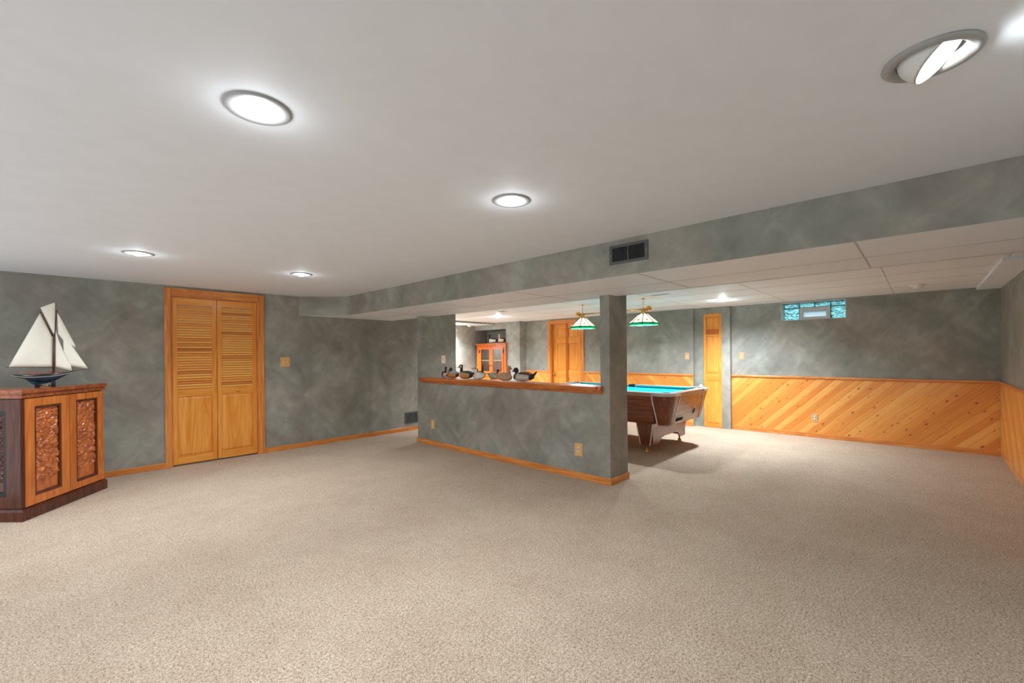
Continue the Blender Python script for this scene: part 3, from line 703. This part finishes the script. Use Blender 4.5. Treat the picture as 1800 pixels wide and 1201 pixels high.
# leg units: a cross panel between two splayed slab legs
for s in (-1, 1):
    yc = s*(WY-.455)
    fr = yc+s*(-.0)
    for sx in (-1, 1):
        m = MB(); y0, y1 = (yc-.09, yc+.16) if s > 0 else (yc-.16, yc+.09)
        xa = sx*(WX-.13)
        m.frustum([(xa, y0+.05, .10), (xa-sx*.035, y0+.05, .10), (xa-sx*.035, y1-.05, .10), (xa, y1-.05, .10)],
                  [(xa+sx*.02, y0, zb+.01), (xa-sx*.035, y0, zb+.01), (xa-sx*.035, y1, zb+.01), (xa+sx*.02, y1, zb+.01)])
        lg = m.build('leg', 'walZ', pt)
        for (ya, yb) in ((y0, y0+.05), (y1, y1-.05)):
            sg = 1 if yb > ya else -1
            m = MB(); m.prism([(xa+sx*.0225, ya, zb+.008), (xa+sx*.0225, ya+sg*.014, zb+.008), (xa+sx*.0025, yb+sg*.014, .10), (xa+sx*.0025, yb, .10)], (sx*.004, 0, 0)); m.build('leg_trim', 'alum', lg)
        m = MB(); cy_ = (y0+y1)/2
        for yy in ((y0+y1)/2-s*-.015,):
            m.lathe([(.012, .10), (.012, .035), (.024, .030), (.030, .012), (.030, 0)], (xa-sx*.018, yy, 0), (0, 0, 1), 16)
        m.build('foot', 'brass', lg)
    m = MB(); yy = yc + (-.135 if s < 0 else .135); X = WX-.145
    pts = [(-X, yy, .10)]
    for k in range(0, 9):
        t = k/8; pts.append((-X+.18+(2*X-.36)*t, yy, .10+.085*min(1, math.sin(PI*t)*2.2)))
    pts += [(X, yy, .10), (X, yy, zb), (-X, yy, zb)]
    m.prism(pts, (0, .02 if s < 0 else -.02, 0)); m.build('cross_panel', 'walX', pt)
# cue ball on the rail
m = MB(); m.ball((6.50, 2.345, PT+.024), .024, n=20, m=14); tag(m.build('cue_ball', flat('ivory_ball', srgb(238, 234, 224), .15)), 'white cue ball resting on the far corner casting of the pool table', 'billiard ball')

# ============================================================ BILLIARD PENDANT
pd = empty('billiard_pendant', (5.92, 3.475, 0), 0, 'brass billiard light with two stained glass shades above the pool table', 'pendant light')
def sg():
    t = NT('milk_glass_panel'); t.n.remove(t.b)
    tr = t.n.new('ShaderNodeBsdfTranslucent'); df = t.n.new('ShaderNodeBsdfDiffuse'); mx = t.n.new('ShaderNodeMixShader'); mx.inputs[0].default_value = .45
    v = t.noise(t.mp(), 14, 3, .5, 1); c = t.ramp(v, [(.3, (.44, .37, .26, 1)), (.6, (.52, .48, .40, 1))])
    t.lk(c, tr.inputs[0]); t.lk(c, df.inputs[0]); t.lk(tr.outputs[0], mx.inputs[1]); t.lk(df.outputs[0], mx.inputs[2]); t.lk(mx.outputs[0], t.out.inputs[0]); return t.m
def tg(name, c):
    t = NT(name); t.n.remove(t.b)
    tr = t.n.new('ShaderNodeBsdfTranslucent'); df = t.n.new('ShaderNodeBsdfDiffuse'); mx = t.n.new('ShaderNodeMixShader'); mx.inputs[0].default_value = .4
    tr.inputs[0].default_value = c; df.inputs[0].default_value = c
    t.lk(tr.outputs[0], mx.inputs[1]); t.lk(df.outputs[0], mx.inputs[2]); t.lk(mx.outputs[0], t.out.inputs[0]); return t.m
MAT['milk'] = sg(); MAT['greenglass'] = tg('green_stained_glass', (.02, .16, .08, 1)); MAT['amberglass'] = tg('amber_stained_glass', (.75, .42, .08, 1)); MAT['yellowglass'] = tg('yellow_green_stained_glass', (.65, .75, .12, 1))
MAT['lead'] = flat('dark_lead_came', srgb(58, 52, 44), .5, .5)
def shade(yo, flower):
    zb_, zt_ = 1.730, 1.905; zs = 1.760; R1, R0_ = .205, .045; n = 8
    ang = [2*PI*(i+.5)/n for i in range(n)]
    P = lambda r, z, a: Vector((r*math.cos(a), yo+r*math.sin(a), z))
    m = MB()
    for i in range(n):
        a, b = ang[i], ang[(i+1) % n]
        m.prism([P(R1, zs, a), P(R1, zs, b), P(R0_, zt_, b), P(R0_, zt_, a)], Vector((0, 0, .002)))
    sh = m.build('lamp_shade', 'milk', pd)
    m = MB()
    for i in range(n):
        a, b = ang[i], ang[(i+1) % n]; m.prism([P(R1, zs, a), P(R1, zs, b), P(R1+.006, zb_, b), P(R1+.006, zb_, a)], (P(.002, 0, (a+b)/2)-P(0, 0, 0)))
    m.build('green_border', 'greenglass', sh)
    m = MB()
    for i in range(n):
        a, b = ang[i], ang[(i+1) % n]
        m.tube([P(R0_, zt_+.002, a), P(R1+.002, zs, a), P(R1+.008, zb_, a)], .0060, 6)
        m.tube([P(R1+.003, zs, a), P(R1+.003, zs, b)], .0045, 6); m.tube([P(R1+.008, zb_, a), P(R1+.008, zb_, b)], .003, 6)
    m.build('leading', 'lead', sh)
    for i in range(0, n):
        m = MB(); am = 2*PI*(i+1)/n
        t = .26; r = (R1*math.cos(PI/n))*(1-t)+R0_*t; z = zs*(1-t)+zt_*t
        nrm = Vector((math.cos(am)*(zt_-zs), math.sin(am)*(zt_-zs), (R1-R0_))).normalized(); c = P(r, z, am)+nrm*.003
        for k in range(5):
            q = 2*PI*k/5; tx = Vector((-math.sin(am), math.cos(am), 0)); ty = nrm.cross(tx)
            m.lathe([(.010, -.001), (.010, .001), (.001, .0015)], c+(tx*math.cos(q)+ty*math.sin(q))*.010, nrm, 8)
        m.build('flower', flower, sh)
    m = MB(); m.lathe([(.050, 1.898), (.052, 1.906), (.038, 1.912), (.030, 1.93), (.034, 1.945), (.016, 1.958), (.012, 1.985), (.001, 1.99)], (0, yo, 0), (0, 0, 1), 20); m.build('shade_cap', 'brass', pd)
    m = MB(); k = 0; z = 1.985
    while z < ZB-.01:
        cx = (0, yo, z+.012); pts = []
        for j in range(9):
            t = 2*PI*j/8; off = (.006*math.cos(t), 0) if k % 2 else (0, .006*math.cos(t)); pts.append((off[0], yo+off[1], z+.012+.013*math.sin(t)))
        m.tube(pts, .0018, 5); z += .020; k += 1
    m.build('chain', 'brass', pd)
    m = MB(); m.lathe([(.001, ZB-.012), (.02, ZB-.010), (.03, ZB)], (0, yo, 0), (0, 0, 1), 16); m.build('ceiling_hook', 'brass', pd)
    m = MB(); m.ball((0, yo, 1.822), .030, n=14, m=10); m.build('bulb', 'bulb', pd)
    lamp_light('pendant_lamp', (0, yo, 1.772), P_PEND, .028, parent=pd)
YA, YB = .525, -.53
shade(YA, 'yellowglass'); shade(YB, 'amberglass')
m = MB(); m.tube([(0, YA+.03, 1.962), (0, YB-.03, 1.962)], .009, 12); m.build('cross_bar', 'brass', pd)
for s, y in ((1, YA+.085), (-1, YB-.085)):
    m = MB(); m.ball((0, y, 1.966), .040, n=20, m=14); m.tube([(0, y-s*.03, 1.964), (0, y-s*.07, 1.962)], .012, 10); m.build('ball_finial', 'brass', pd)
m = MB(); pts = []
for k in range(9):
    t = k/8; pts.append((0, YB+.02+.19*t, 1.985+.095*t+.02*math.sin(PI*t)-.03*math.sin(PI*t)))
m.tube(pts, .003, 6); m.build('cord', 'white', pd)

def thin():
    t = NT('clear_cabinet_glass'); t.n.remove(t.b)
    tr = t.n.new('ShaderNodeBsdfTransparent'); gl = t.n.new('ShaderNodeBsdfGlossy'); mx = t.n.new('ShaderNodeMixShader'); mx.inputs[0].default_value = .10
    tr.inputs[0].default_value = (.86, .93, .90, 1); gl.inputs['Roughness'].default_value = .08
    t.lk(tr.outputs[0], mx.inputs[1]); t.lk(gl.outputs[0], mx.inputs[2]); t.lk(mx.outputs[0], t.out.inputs[0]); return t.m
MAT['thinglass'] = thin()
# ============================================================ NICHE CABINET
hc = empty('display_cabinet', (7.66, 7.955, 0), 0, 'honey pine display cabinet with two glazed doors standing in the wall recess', 'cabinet')
HY = .53; cab = wood('cherry_orange_cabinet', srgb(226, 118, 40), srgb(176, 76, 20), 'Z', 1.0); MAT['cab'] = cab; caby = wood('cherry_orange_cabinet_rail', srgb(226, 118, 40), srgb(176, 76, 20), 'Y', 1.0); MAT['cabY'] = caby
m = MB(); ya, yb = -.485, .525
m.box(.028, .40, ya, ya+.02, 0, 1.575); m.box(.028, .40, yb-.02, yb, 0, 1.575); m.box(.385, .40, ya+.02, yb-.02, 0, 1.575); m.box(.028, .385, ya+.02, yb-.02, .80, .83, 1); m.box(.028, .385, ya+.02, yb-.02, 1.555, 1.575, 1); m.box(.04, .385, ya+.02, yb-.02, .0, .08, 1)
m.build('cabinet_body', ['cab', 'cabY'], hc)
m = MB()
m.box(0, .028, -.528, -.45, .0, 1.575); m.box(0, .028, .42, .535, 0, 1.575); m.box(0, .028, -.45, .42, 1.515, 1.575, 1); m.box(0, .028, -.45, .42, .76, .83, 1); m.box(0, .028, -.45, .42, 0, .09, 1)
m.build('face_frame', ['cab', 'cabY'], hc)
m = MB(); m.box(-.03, .03, -.550, .556, 1.576, 1.602, 0, .004); m.box(-.015, .028, -.538, .545, 1.556, 1.576, 0, .003); m.box(.03, .40, ya, yb, 1.576, 1.602); m.build('crown', 'cabY', hc)
for (y0, y1, kn) in ((-.447, -.018, -.035), (-.012, .418, .010)):
    m = MB(); w = .058; z0, z1 = .835, 1.512
    m.box(-.012, .008, y0, y0+w, z0, z1); m.box(-.012, .008, y1-w, y1, z0, z1); m.box(-.012, .008, y0+w, y1-w, z0, z0+.06, 1); m.box(-.012, .008, y0+w, y1-w, z1-.055, z1, 1)
    dr = m.build('door', ['cab', 'cabY'], hc)
    m = MB(); m.box(-.003, 0, y0+w, y1-w, z0+.06, z1-.055); m.build('glass', 'thinglass', dr)
    m = MB(); yk = y1-.03 if kn < 0 else y0+.03; m.lathe([(.006, 0), (.006, -.01), (.014, -.018), (.012, -.026), (.001, -.028)], (-.012, yk, 1.045), (1, 0, 0), 14); m.build('knob', 'black', dr)
    m = MB(); yh = y0+.004 if kn < 0 else y1-.004
    m.box(-.018, -.011, yh-.02, yh+.02, 1.36, 1.44, 0, .003); m.build('hinge', 'black', dr)
    m = MB(); m.box(-.008, .004, y0+.02, y1-.02, .10, .75); m.build('lower_panel', 'cab', dr)
m = MB(); m.box(.03, .385, ya+.02, yb-.02, 1.160, 1.180); m.build('shelf', 'oakplate', hc)

# ============================================================ CORNER BAR CABINET
MAT['barL'] = wood('warm_bar_cabinet', srgb(224, 136, 64), srgb(182, 96, 40), 'Z', .8, .3); MAT['barD'] = wood('dark_rosewood', srgb(112, 56, 34), srgb(58, 26, 18), 'Z', .9, .28)
MAT['barT'] = wood('bar_cabinet_top', srgb(190, 104, 58), srgb(128, 64, 36), 'X', .9, .22, coat=.5)
def carved():
    t = NT('carved_wood'); n = t.noise(t.mp((6, 6, 3)), 3, 4)
    t.col(t.ramp(n, [(.3, srgb(156, 76, 32)), (.7, srgb(214, 122, 60))])).set(.3, spec=.5, coat=.4)
    t.b.inputs['Coat Roughness'].default_value = .2
    return t.m
MAT['carve'] = carved()
A = Vector((-.164, 5.296)); B = Vector((.383, 6.030)); Dp = Vector((-.832, 5.985))
bc = empty('bar_cabinet', (A.x, A.y, 0), 0, 'carved wooden bar cabinet with a prow-shaped front at the left edge', 'cabinet')
b_ = B-A; d_ = Dp-A; ub = b_.normalized(); ud = d_.normalized(); nb = Vector((ub.y, -ub.x)); nd = Vector((-ud.y, ud.x))
if nd.dot(Vector((-1, -1))) < 0: nd = -nd
def outl(o):   # outline grown by o in front
    # intersection of the two offset front lines
    def isect(p, u, q, v):
        den = u.x*v.y-u.y*v.x; t = ((q.x-p.x)*v.y-(q.y-p.y)*v.x)/den; return p+u*t
    tip = isect(nb*o, ub, nd*o, ud)
    bb_ = b_+nb*o+ub*o*.5; dd = d_+nd*o+ud*o*.5
    return [tip, bb_, Vector((bb_.x-.03, bb_.y+.01)), Vector((dd.x+.03, dd.y+.0)), dd]
def pz(o, z): return [(p.x, p.y, z) for p in outl(o)]
m = MB(); m.prism(pz(.004, 0), (0, 0, .078)); m.frustum(pz(.004, .078), pz(-.012, .100)); m.prism(pz(-.02, .100), (0, 0, .02)); m.build('plinth', 'barD', bc)
m = MB(); m.prism(pz(-.035, .10), (0, 0, .90)); m.build('cabinet_body', 'barD', bc)
m = MB(); m.prism(pz(-.008, .998), (0, 0, .036)); m.prism(pz(.006, 1.036), (0, 0, .030)); m.build('cabinet_top', 'barT', bc)
def carvepanel(org, u, nrm, t0, t1, z0, z1, parent, mat, seed):
    """relief carving as real geometry"""
    nx, nz = 72, 170; bm = bmesh.new(); g = []
    for j in range(nz+1):
        row = []
        for i in range(nx+1):
            t = t0+(t1-t0)*i/nx; z = z0+(z1-z0)*j/nz
            p = Vector((t*17+seed, z*15, seed*3.1)); w = noise.turbulence_vector(p*.55, 2, False)*.55
            c = noise.cell(Vector(((p.x+w.x)*1.9, (p.y+w.y)*1.5, seed)))
            v = noise.voronoi(Vector(((p.x+w.x)*1.25, (p.y+w.y)*1.0, seed)))[0]
            ridge = 1-min(1, abs(math.sin((p.y*1.1+p.x*.9*math.sin(p.y*.7)+w.y*5)*2.6))*1.6)
            h = .012*min(1, (v[1]-v[0])*3.6)+.008*ridge+.005*(c-.5)+.004*noise.noise(p*4.1)
            if z < z0+(z1-z0)*.14: h = .002+.001*(math.sin(t*90) > .8)
            e = min(i, nx-i, j, nz-j)
            if e < 1: h = 0
            q = org+u*t+nrm*(-.022+h); row.append(bm.verts.new((q.x, q.y, z)))
        g.append(row)
    for j in range(nz):
        for i in range(nx):
            f = bm.faces.new((g[j][i], g[j][i+1], g[j+1][i+1], g[j+1][i])); f.smooth = True
    mb = MB(); mb.bm.free(); mb.bm = bm
    return mb.build('carved_panel', mat, parent)
def bardoor(org, u, nrm, t0, t1, z0, z1, fr, mats, seed, carve, inner=.02):
    """framed door: fr = frame width; dark moulding around a carved panel"""
    P = lambda t, z, o: ((org+u*t+nrm*o).x, (org+u*t+nrm*o).y, z)
    def slab(mb, a, b, c, d__, o0, o1, mi=0):
        mb.frustum([P(a, c, o0), P(b, c, o0), P(b, d__, o0), P(a, d__, o0)], [P(a, c, o1), P(b, c, o1), P(b, d__, o1), P(a, d__, o1)], mi)
    m = MB(); slab(m, t0, t0+fr, z0, z1, -.034, 0); slab(m, t1-fr, t1, z0, z1, -.034, 0); slab(m, t0+fr, t1-fr, z0, z0+fr*.82, -.034, -.0005); slab(m, t0+fr, t1-fr, z1-fr*.82, z1, -.034, -.0005)
    dr = m.build('door', mats[0], bc)
    m = MB(); a, b, c, e = t0+fr, t1-fr, z0+fr*.82, z1-fr*.82; q = inner
    for (x0, x1, y0, y1) in ((a, a+q, c, e), (b-q, b, c, e), (a+q, b-q, c, c+q), (a+q, b-q, e-q, e)): slab(m, x0, x1, y0, y1, -.03, -.006)
    m.build('panel_moulding', mats[1], dr)
    carvepanel(org, u, nrm, a+q, b-q, c+q, e-q, dr, carve, seed)
    return dr
L = b_.length
Z2 = Vector((0, 0))
bardoor(Z2, ub, nb, .036*L, .508*L, .108, .990, .082, ('barL', 'barD'), 3.3, 'carve')
bardoor(Z2, ub, nb, .514*L, .955*L, .108, .990, .070, ('barL', 'barD'), 11.7, 'carve')
MAT['carveD'] = wood('dark_carved_wood', srgb(120, 58, 34), srgb(66, 30, 18), 'Z', 1, .28, coat=.4)
LD = d_.length
bardoor(Z2, ud, nd, .012, .45, .108, .990, .115, ('barD', 'black'), 6.1, 'carveD', .03)
bardoor(Z2, ud, nd, .456, LD-.03, .108, .990, .09, ('barD', 'black'), 8.9, 'carveD', .03)

# ============================================================ MODEL SAILING SHIP
sh = empty('model_ship', (.012, 5.70, 1.066), 0, 'model sailing sloop with cream sails and dark blue hull on the bar cabinet', 'model ship')
def S(zx, zy, y=0.0):
    px = zx/7.0647; py = 520+zy/7.0647
    return Vector((-.265+(px-10)*.00349-.012, y, (680.6-py)*.005134*.995))
MAT['sail'] = flat('cream_sailcloth', srgb(236, 232, 218), .8, var=.02); MAT['hullblack'] = flat('black_hull_paint', srgb(30, 26, 28), .2); MAT['hullblue'] = flat('blue_hull_paint', srgb(34, 68, 88), .22, var=.1); MAT['hullwhite'] = flat('white_waterline', srgb(214, 220, 220), .3)
MAT['mast'] = wood('brown_mast', srgb(104, 70, 52), srgb(66, 44, 34), 'Z', 2); MAT['rope'] = flat('red_brown_rigging', srgb(150, 96, 84), .7); MAT['deck'] = flat('tan_deck', srgb(176, 128, 92), .5)
# hull stations: x(zoomed), sheer y, stripe y, keel y, half beam
ST = [(128, 966, 972, 978, .004), (180, 968, 990, 1004, .018), (290, 974, 1004, 1030, .034), (400, 974, 1006, 1066, .045), (500, 970, 1002, 1082, .050), (600, 966, 998, 1078, .047), (700, 962, 988, 1042, .038), (800, 956, 974, 996, .022), (893, 948, 955, 958, .003)]
loops = []
for (x, ys_, yt, yk, hb) in ST:
    top, st, st2, bil, kl = S(x, ys_).z, S(x, yt+1).z, S(x, yt+6).z, S(x, yt+(yk-yt)*.55).z, S(x, yk).z
    X = S(x, 0).x; lp = []
    for z, w in ((top, 1.0), (st, .96), (st2, .93), (bil, .62), (kl, .10)): lp.append((X, hb*w, z))
    for z, w in ((kl, .10), (bil, .62), (st2, .93), (st, .96), (top, 1.0)): lp.append((X, -hb*w, z))
    loops.append(lp)
band = {0: 0, 1: 1, 2: 2, 3: 2, 4: 2, 5: 2, 6: 2, 7: 1, 8: 0, 9: 3}
m = MB(); m.loft(loops, mis=lambda k, i: band[i]); hull = m.build('hull', ['hullblack', 'hullwhite', 'hullblue', 'deck'], sh)
m = MB(); m.prism([S(300, 1032, -.004), S(380, 1100, -.004), S(470, 1108, -.004), S(600, 1076, -.004), S(600, 1060, -.004), S(400, 1050, -.004)], (0, .008, 0)); m.build('keel', 'hullblue', hull)
m = MB()
for x, c in ((440, 1), (640, 1)):
    X = S(x, 0).x; kz = S(x, 1085 if x == 440 else 1062).z
    m.prism([(X-.016, -.045, 0), (X-.016, .045, 0), (X-.016, .05, kz*.5), (X-.016, .022, kz+.006), (X-.016, -.022, kz+.006), (X-.016, -.05, kz*.5)], (.028, 0, 0))
m.tube([(S(440, 0).x, 0, .012), (S(640, 0).x, 0, .012)], .005, 8, 1); m.build('cradle', ['black', 'brass'], sh)
m = MB(); m.tube([S(640, 965), S(652, 520)], [.010, .008], 10); m.tube([S(653, 560), S(690, 172)], [.005, .0025], 8); m.tube([S(655, 540), S(676, 75)], [.003, .0018], 6)
m.build('mast', 'mast', sh)
m = MB(); m.tube([S(640, 893), S(75, 880)], .0035, 8); m.build('boom', 'mast', sh)
m = MB(); m.tube([S(640, 510), S(480, 205)], [.008, .005], 8); m.build('gaff', 'mast', sh)
m = MB(); m.tube([S(860, 948), S(1105, 922)], [.004, .002], 8); m.build('bowsprit', 'mast', sh)
def sail(pts, bow, name='sail'):
    """thin bellied sheet through a fan of the outline"""
    bm = bmesh.new(); c = sum((S(*p) for p in pts), Vector())/len(pts); N = 6
    v = []
    for i, p in enumerate(pts):
        q = S(*pts[(i+1) % len(pts)]); p = S(*p)
        for k in range(N): v.append(p.lerp(q, k/N))
    rings = []
    for r in (1, .8, .55, .25):
        rings.append([bm.verts.new(c+(p-c)*r+Vector((0, bow*(1-r*r), 0))) for p in v])
    cv = bm.verts.new(c+Vector((0, bow, 0))); n = len(v)
    for a, b in zip(rings, rings[1:]):
        for i in range(n): bm.faces.new((a[i], a[(i+1) % n], b[(i+1) % n], b[i])).smooth = True
    for i in range(n): bm.faces.new((rings[-1][i], rings[-1][(i+1) % n], cv)).smooth = True
    mb = MB(); mb.bm.free(); mb.bm = bm; o = mb.build(name, 'sail', sh)
    md = o.modifiers.new('thickness', 'SOLIDIFY'); md.thickness = .0015
    return o
sail([(98, 888), (485, 212), (630, 500), (628, 895)], -.018, 'mainsail')
sail([(672, 78), (484, 154), (640, 478), (664, 470)], -.008, 'topsail')
sail([(690, 185), (945, 655), (770, 560), (700, 470)], -.014, 'jib_topsail')
sail([(695, 330), (885, 628), (1100, 925), (862, 878), (770, 700), (766, 560)], -.010, 'jib')
sail([(664, 400), (703, 535), (770, 700), (866, 882), (876, 942), (662, 888)], -.006, 'staysail')
m = MB()
for a, b in (((690, 175), (1105, 922)), ((676, 78), (98, 885)), ((655, 520), (570, 960)), ((655, 520), (600, 960)), ((676, 78), (885, 948)), ((690, 370), (755, 470)), ((205, 900), (205, 968)), ((180, 965), (225, 940))):
    m.tube([S(*a, .003), S(*b, .003)], .0008, 4)
m.build('rigging', 'rope', sh)
m = MB()
for x in range(230, 800, 38): m.tube([S(x, 968, -.02), S(x, 945, -.02)], .0012, 4)
m.tube([S(230, 946, -.02), S(790, 940, -.02)], .0012, 4)
for x0, x1, h in ((330, 430, 12), (470, 540, 14), (575, 620, 26), (690, 740, 18)):
    a, b = S(x0, 970), S(x1, 970); m.box(a.x, b.x, -.012, .012, a.z-.003, a.z+h*.0009)
m.build('deck_fittings', 'rope', sh)

# ============================================================ DUCK DECOYS
def paint(n, c, var=.12, rough=.5): 
    if n not in MAT: MAT[n] = flat(n, srgb(*c), rough, var=var)
    return n
def speck():
    t = NT('mottled_brown_feathers'); v = t.vor(t.mp((1, 1, 1.6)), 95); n = t.noise(t.mp(), 60, 3)
    t.col(t.ramp(t.math('ADD', t.math('MULTIPLY', v, .8), t.math('MULTIPLY', n, .4)), [(.25, srgb(92, 60, 40)), (.5, srgb(176, 128, 94)), (.8, srgb(214, 178, 146))])).set(.5); return t.m
MAT['speckle'] = speck()
for n, c in (('duck_black', (26, 22, 22)), ('duck_white', (228, 222, 212)), ('duck_grey', (190, 182, 174)), ('duck_tan', (196, 138, 76)), ('duck_brown', (92, 58, 40)), ('duck_darkbrown', (52, 34, 30)), ('duck_pink', (214, 186, 172)), ('duck_teal', (40, 84, 84)), ('duck_blue', (170, 182, 206)), ('duck_cream', (224, 208, 176)), ('duck_bill', (120, 104, 84)), ('duck_palegreen', (176, 176, 150))): paint(n, c)
def ring(x, y, z, w, h, n=14, flatb=.35, tilt=0):
    out = []
    for i in range(n):
        t = 2*PI*i/n; c, s_ = math.cos(t), math.sin(t)
        zz = s_*h if s_ > 0 else s_*h*(1-flatb)
        out.append((x+zz*tilt, y+c*w, z+zz))
    return out
def duck(label, x, y, z, heading, L=.26, H=.10, side='duck_grey', back='duck_brown', breast='duck_darkbrown', head='duck_black', cheek=None, tail='duck_black', bill='duck_bill', pose='up', hd=None, tailup=0.0, group='duck decoys on the ledge'):
    """heading: direction the breast points (angle from +X). head pose: up, low, back"""
    o = empty('duck_decoy', (x, y, z), heading, label, 'duck decoy', group)
    H *= 1.18; L *= 1.04; k = L/.26; w = .052*k
    prof = [(-.50, .56, .10, .10), (-.45, .54, .36, .22), (-.34, .49, .68, .36), (-.20, .45, .90, .46), (-.04, .44, 1.0, .53), (.12, .44, 1.0, .55), (.26, .44, .86, .50), (.37, .45, .64, .42), (.45, .46, .36, .28), (.49, .47, .12, .12)]
    m = MB(); lo = []
    for (u, zc_, ww, hh) in prof: lo.append([(px, py, max(.001, pz_)) for px, py, pz_ in ring(u*L, 0, zc_*H, w*ww, hh*H)])
    def mi(kk, i):
        if kk >= 6: return 1
        if kk <= 1: return 2
        return 0
    m.loft(lo, mis=mi); m.build('body', [side, breast, tail], o)
    # folded wings over the back
    m = MB()
    for s in (-1, 1):
        lp = []
        for (u, r, zz) in ((-.46, .10, .70), (-.34, .50, .78), (-.12, .80, .86), (.08, .76, .87), (.20, .36, .80)):
            lp.append([(px, py+s*w*.36, pz_) for px, py, pz_ in ring(u*L, 0, zz*H, w*.56*r, .15*H*r+.002, 10, 0)])
        m.loft(lo if False else lp)
    m.build('wings', back, o)
    # tail
    m = MB(); tz = .62*H; m.loft([ring(-.40*L, 0, tz, w*.5, .16*H, 10, 0), ring(-.50*L, 0, tz+.10*H+tailup*.4, w*.45, .07*H, 10, 0), ring(-.60*L, 0, tz+.22*H+tailup, w*.22, .03*H, 10, 0)]); m.build('tail', tail, o)
    # head
    hr = .027*k
    hx, hy, hz = {'up': (.33*L, 0, 1.42*H), 'low': (.36*L, 0, 1.10*H), 'back': (.20*L, 0, 1.18*H)}[pose]
    ang = hd or 0
    m = MB(); nk = [ring(.30*L, 0, .70*H, .60*w, .30*H, 12, 0)]
    m.loft([[(.30*L+.030*k*math.cos(t), .026*k*math.sin(t), .74*H) for t in [2*PI*i/12 for i in range(12)]],
            [(.5*(.30*L+hx)+.020*k*math.cos(t), .5*hy+.019*k*math.sin(t), .5*(.74*H+hz)) for t in [2*PI*i/12 for i in range(12)]],
            [(hx+.017*k*math.cos(t), hy+.017*k*math.sin(t), hz) for t in [2*PI*i/12 for i in range(12)]]])
    m.ball((hx+.004*math.cos(ang), .004*math.sin(ang), hz+.008), hr, sc=(1.12, .86, .92), n=16, m=10)
    hd_ = m.build('head', head, o)
    if cheek:
        m = MB()
        for s in (-1, 1):
            cx = Vector((hx, 0, hz+.006))+Vector((math.cos(ang+s*PI/2), math.sin(ang+s*PI/2), 0))*hr*.55
            m.ball(cx, hr*.62, sc=(.9, .75, .95), n=12, m=8)
        m.build('cheek', cheek, hd_)
    m = MB(); dv = Vector((math.cos(ang), math.sin(ang), -.18)); pv = Vector((-math.sin(ang), math.cos(ang), 0)); c0 = Vector((hx, 0, hz+.004))
    lp = []
    for t, ww, hh in ((.018, .010, .010), (.034, .009, .006), (.050, .011, .004), (.060, .007, .002)):
        c = c0+dv*t*k*1.05; lp.append([c+pv*(ww*k*math.cos(q))+Vector((0, 0, hh*k*math.sin(q))) for q in [2*PI*i/10 for i in range(10)]])
    m.loft(lp); m.build('bill', bill, hd_)
    return o
ZL = .985
duck('wood duck decoy with pink breast at the far left end of the ledge', 3.90, 5.02, ZL, -2.0, .20, .085, 'duck_brown', 'duck_brown', 'duck_pink', 'duck_darkbrown', 'duck_brown', 'duck_darkbrown', 'duck_white', 'up', 1.2)
duck('small tan duck decoy with a blue wing patch, second from the left on the ledge', 3.885, 4.80, ZL, PI/2, .25, .090, 'duck_tan', 'duck_blue', 'duck_darkbrown', 'duck_darkbrown', None, 'duck_darkbrown', pose='back', hd=0)
duck('duck decoy with black and white crested head and orange tan side', 3.835, 4.47, ZL, PI/2+.05, .26, .102, 'duck_tan', 'duck_teal', 'duck_white', 'duck_black', 'duck_white', 'duck_darkbrown', 'duck_black', 'up', .4)
duck('dark maroon duck decoy tucked behind the long-tailed one', 3.960, 4.325, ZL, PI/2, .16, .098, 'duck_darkbrown', 'duck_darkbrown', 'duck_darkbrown', 'duck_darkbrown', None, 'duck_darkbrown', pose='low')
d5 = duck('white long-tailed duck decoy with dark cheek and upright black tail', 3.845, 4.215, ZL, PI/2, .21, .092, 'duck_white', 'duck_white', 'duck_grey', 'duck_white', 'duck_darkbrown', 'duck_white', 'duck_black', 'up', .5)
m = MB(); m.loft([ring(-.060, 0, .075, .012, .012, 10, 0), ring(-.066, 0, .125, .017, .012, 10, 0), ring(-.066, 0, .185, .014, .009, 10, 0), ring(-.062, 0, .200, .006, .004, 10, 0)]); m.build('upright_tail', 'duck_darkbrown', d5)
duck('pale grey green duck decoy behind the speckled hen', 3.955, 4.055, ZL, -PI/2, .19, .092, 'duck_palegreen', 'duck_grey', 'duck_pink', 'duck_darkbrown', None, 'duck_black', pose='low')
duck('speckled brown hen decoy facing right near the front edge of the ledge', 3.835, 3.755, ZL, -PI/2, .26, .098, 'speckle', 'speckle', 'speckle', 'speckle', 'duck_grey', 'speckle', pose='up', hd=-.2)
duck('pale grey sided duck decoy with raised black tail, rightmost on the ledge', 3.870, 3.46, ZL, PI/2, .32, .105, 'duck_grey', 'duck_brown', 'duck_darkbrown', 'duck_black', None, 'duck_black', pose='low', tailup=.025)
duck('black and white duck decoy, left one on top of the niche cabinet', 7.80, 8.02, 1.602, PI/2+.2, .32, .12, 'duck_white', 'duck_black', 'duck_black', 'duck_darkbrown', None, 'duck_black', pose='up', group='duck decoys on the niche cabinet')
duck('cream duck decoy with a looped pale neck, right one on top of the niche cabinet', 7.80, 7.69, 1.602, PI/2-.1, .30, .12, 'duck_cream', 'duck_brown', 'duck_cream', 'duck_cream', None, 'duck_black', pose='up', group='duck decoys on the niche cabinet')
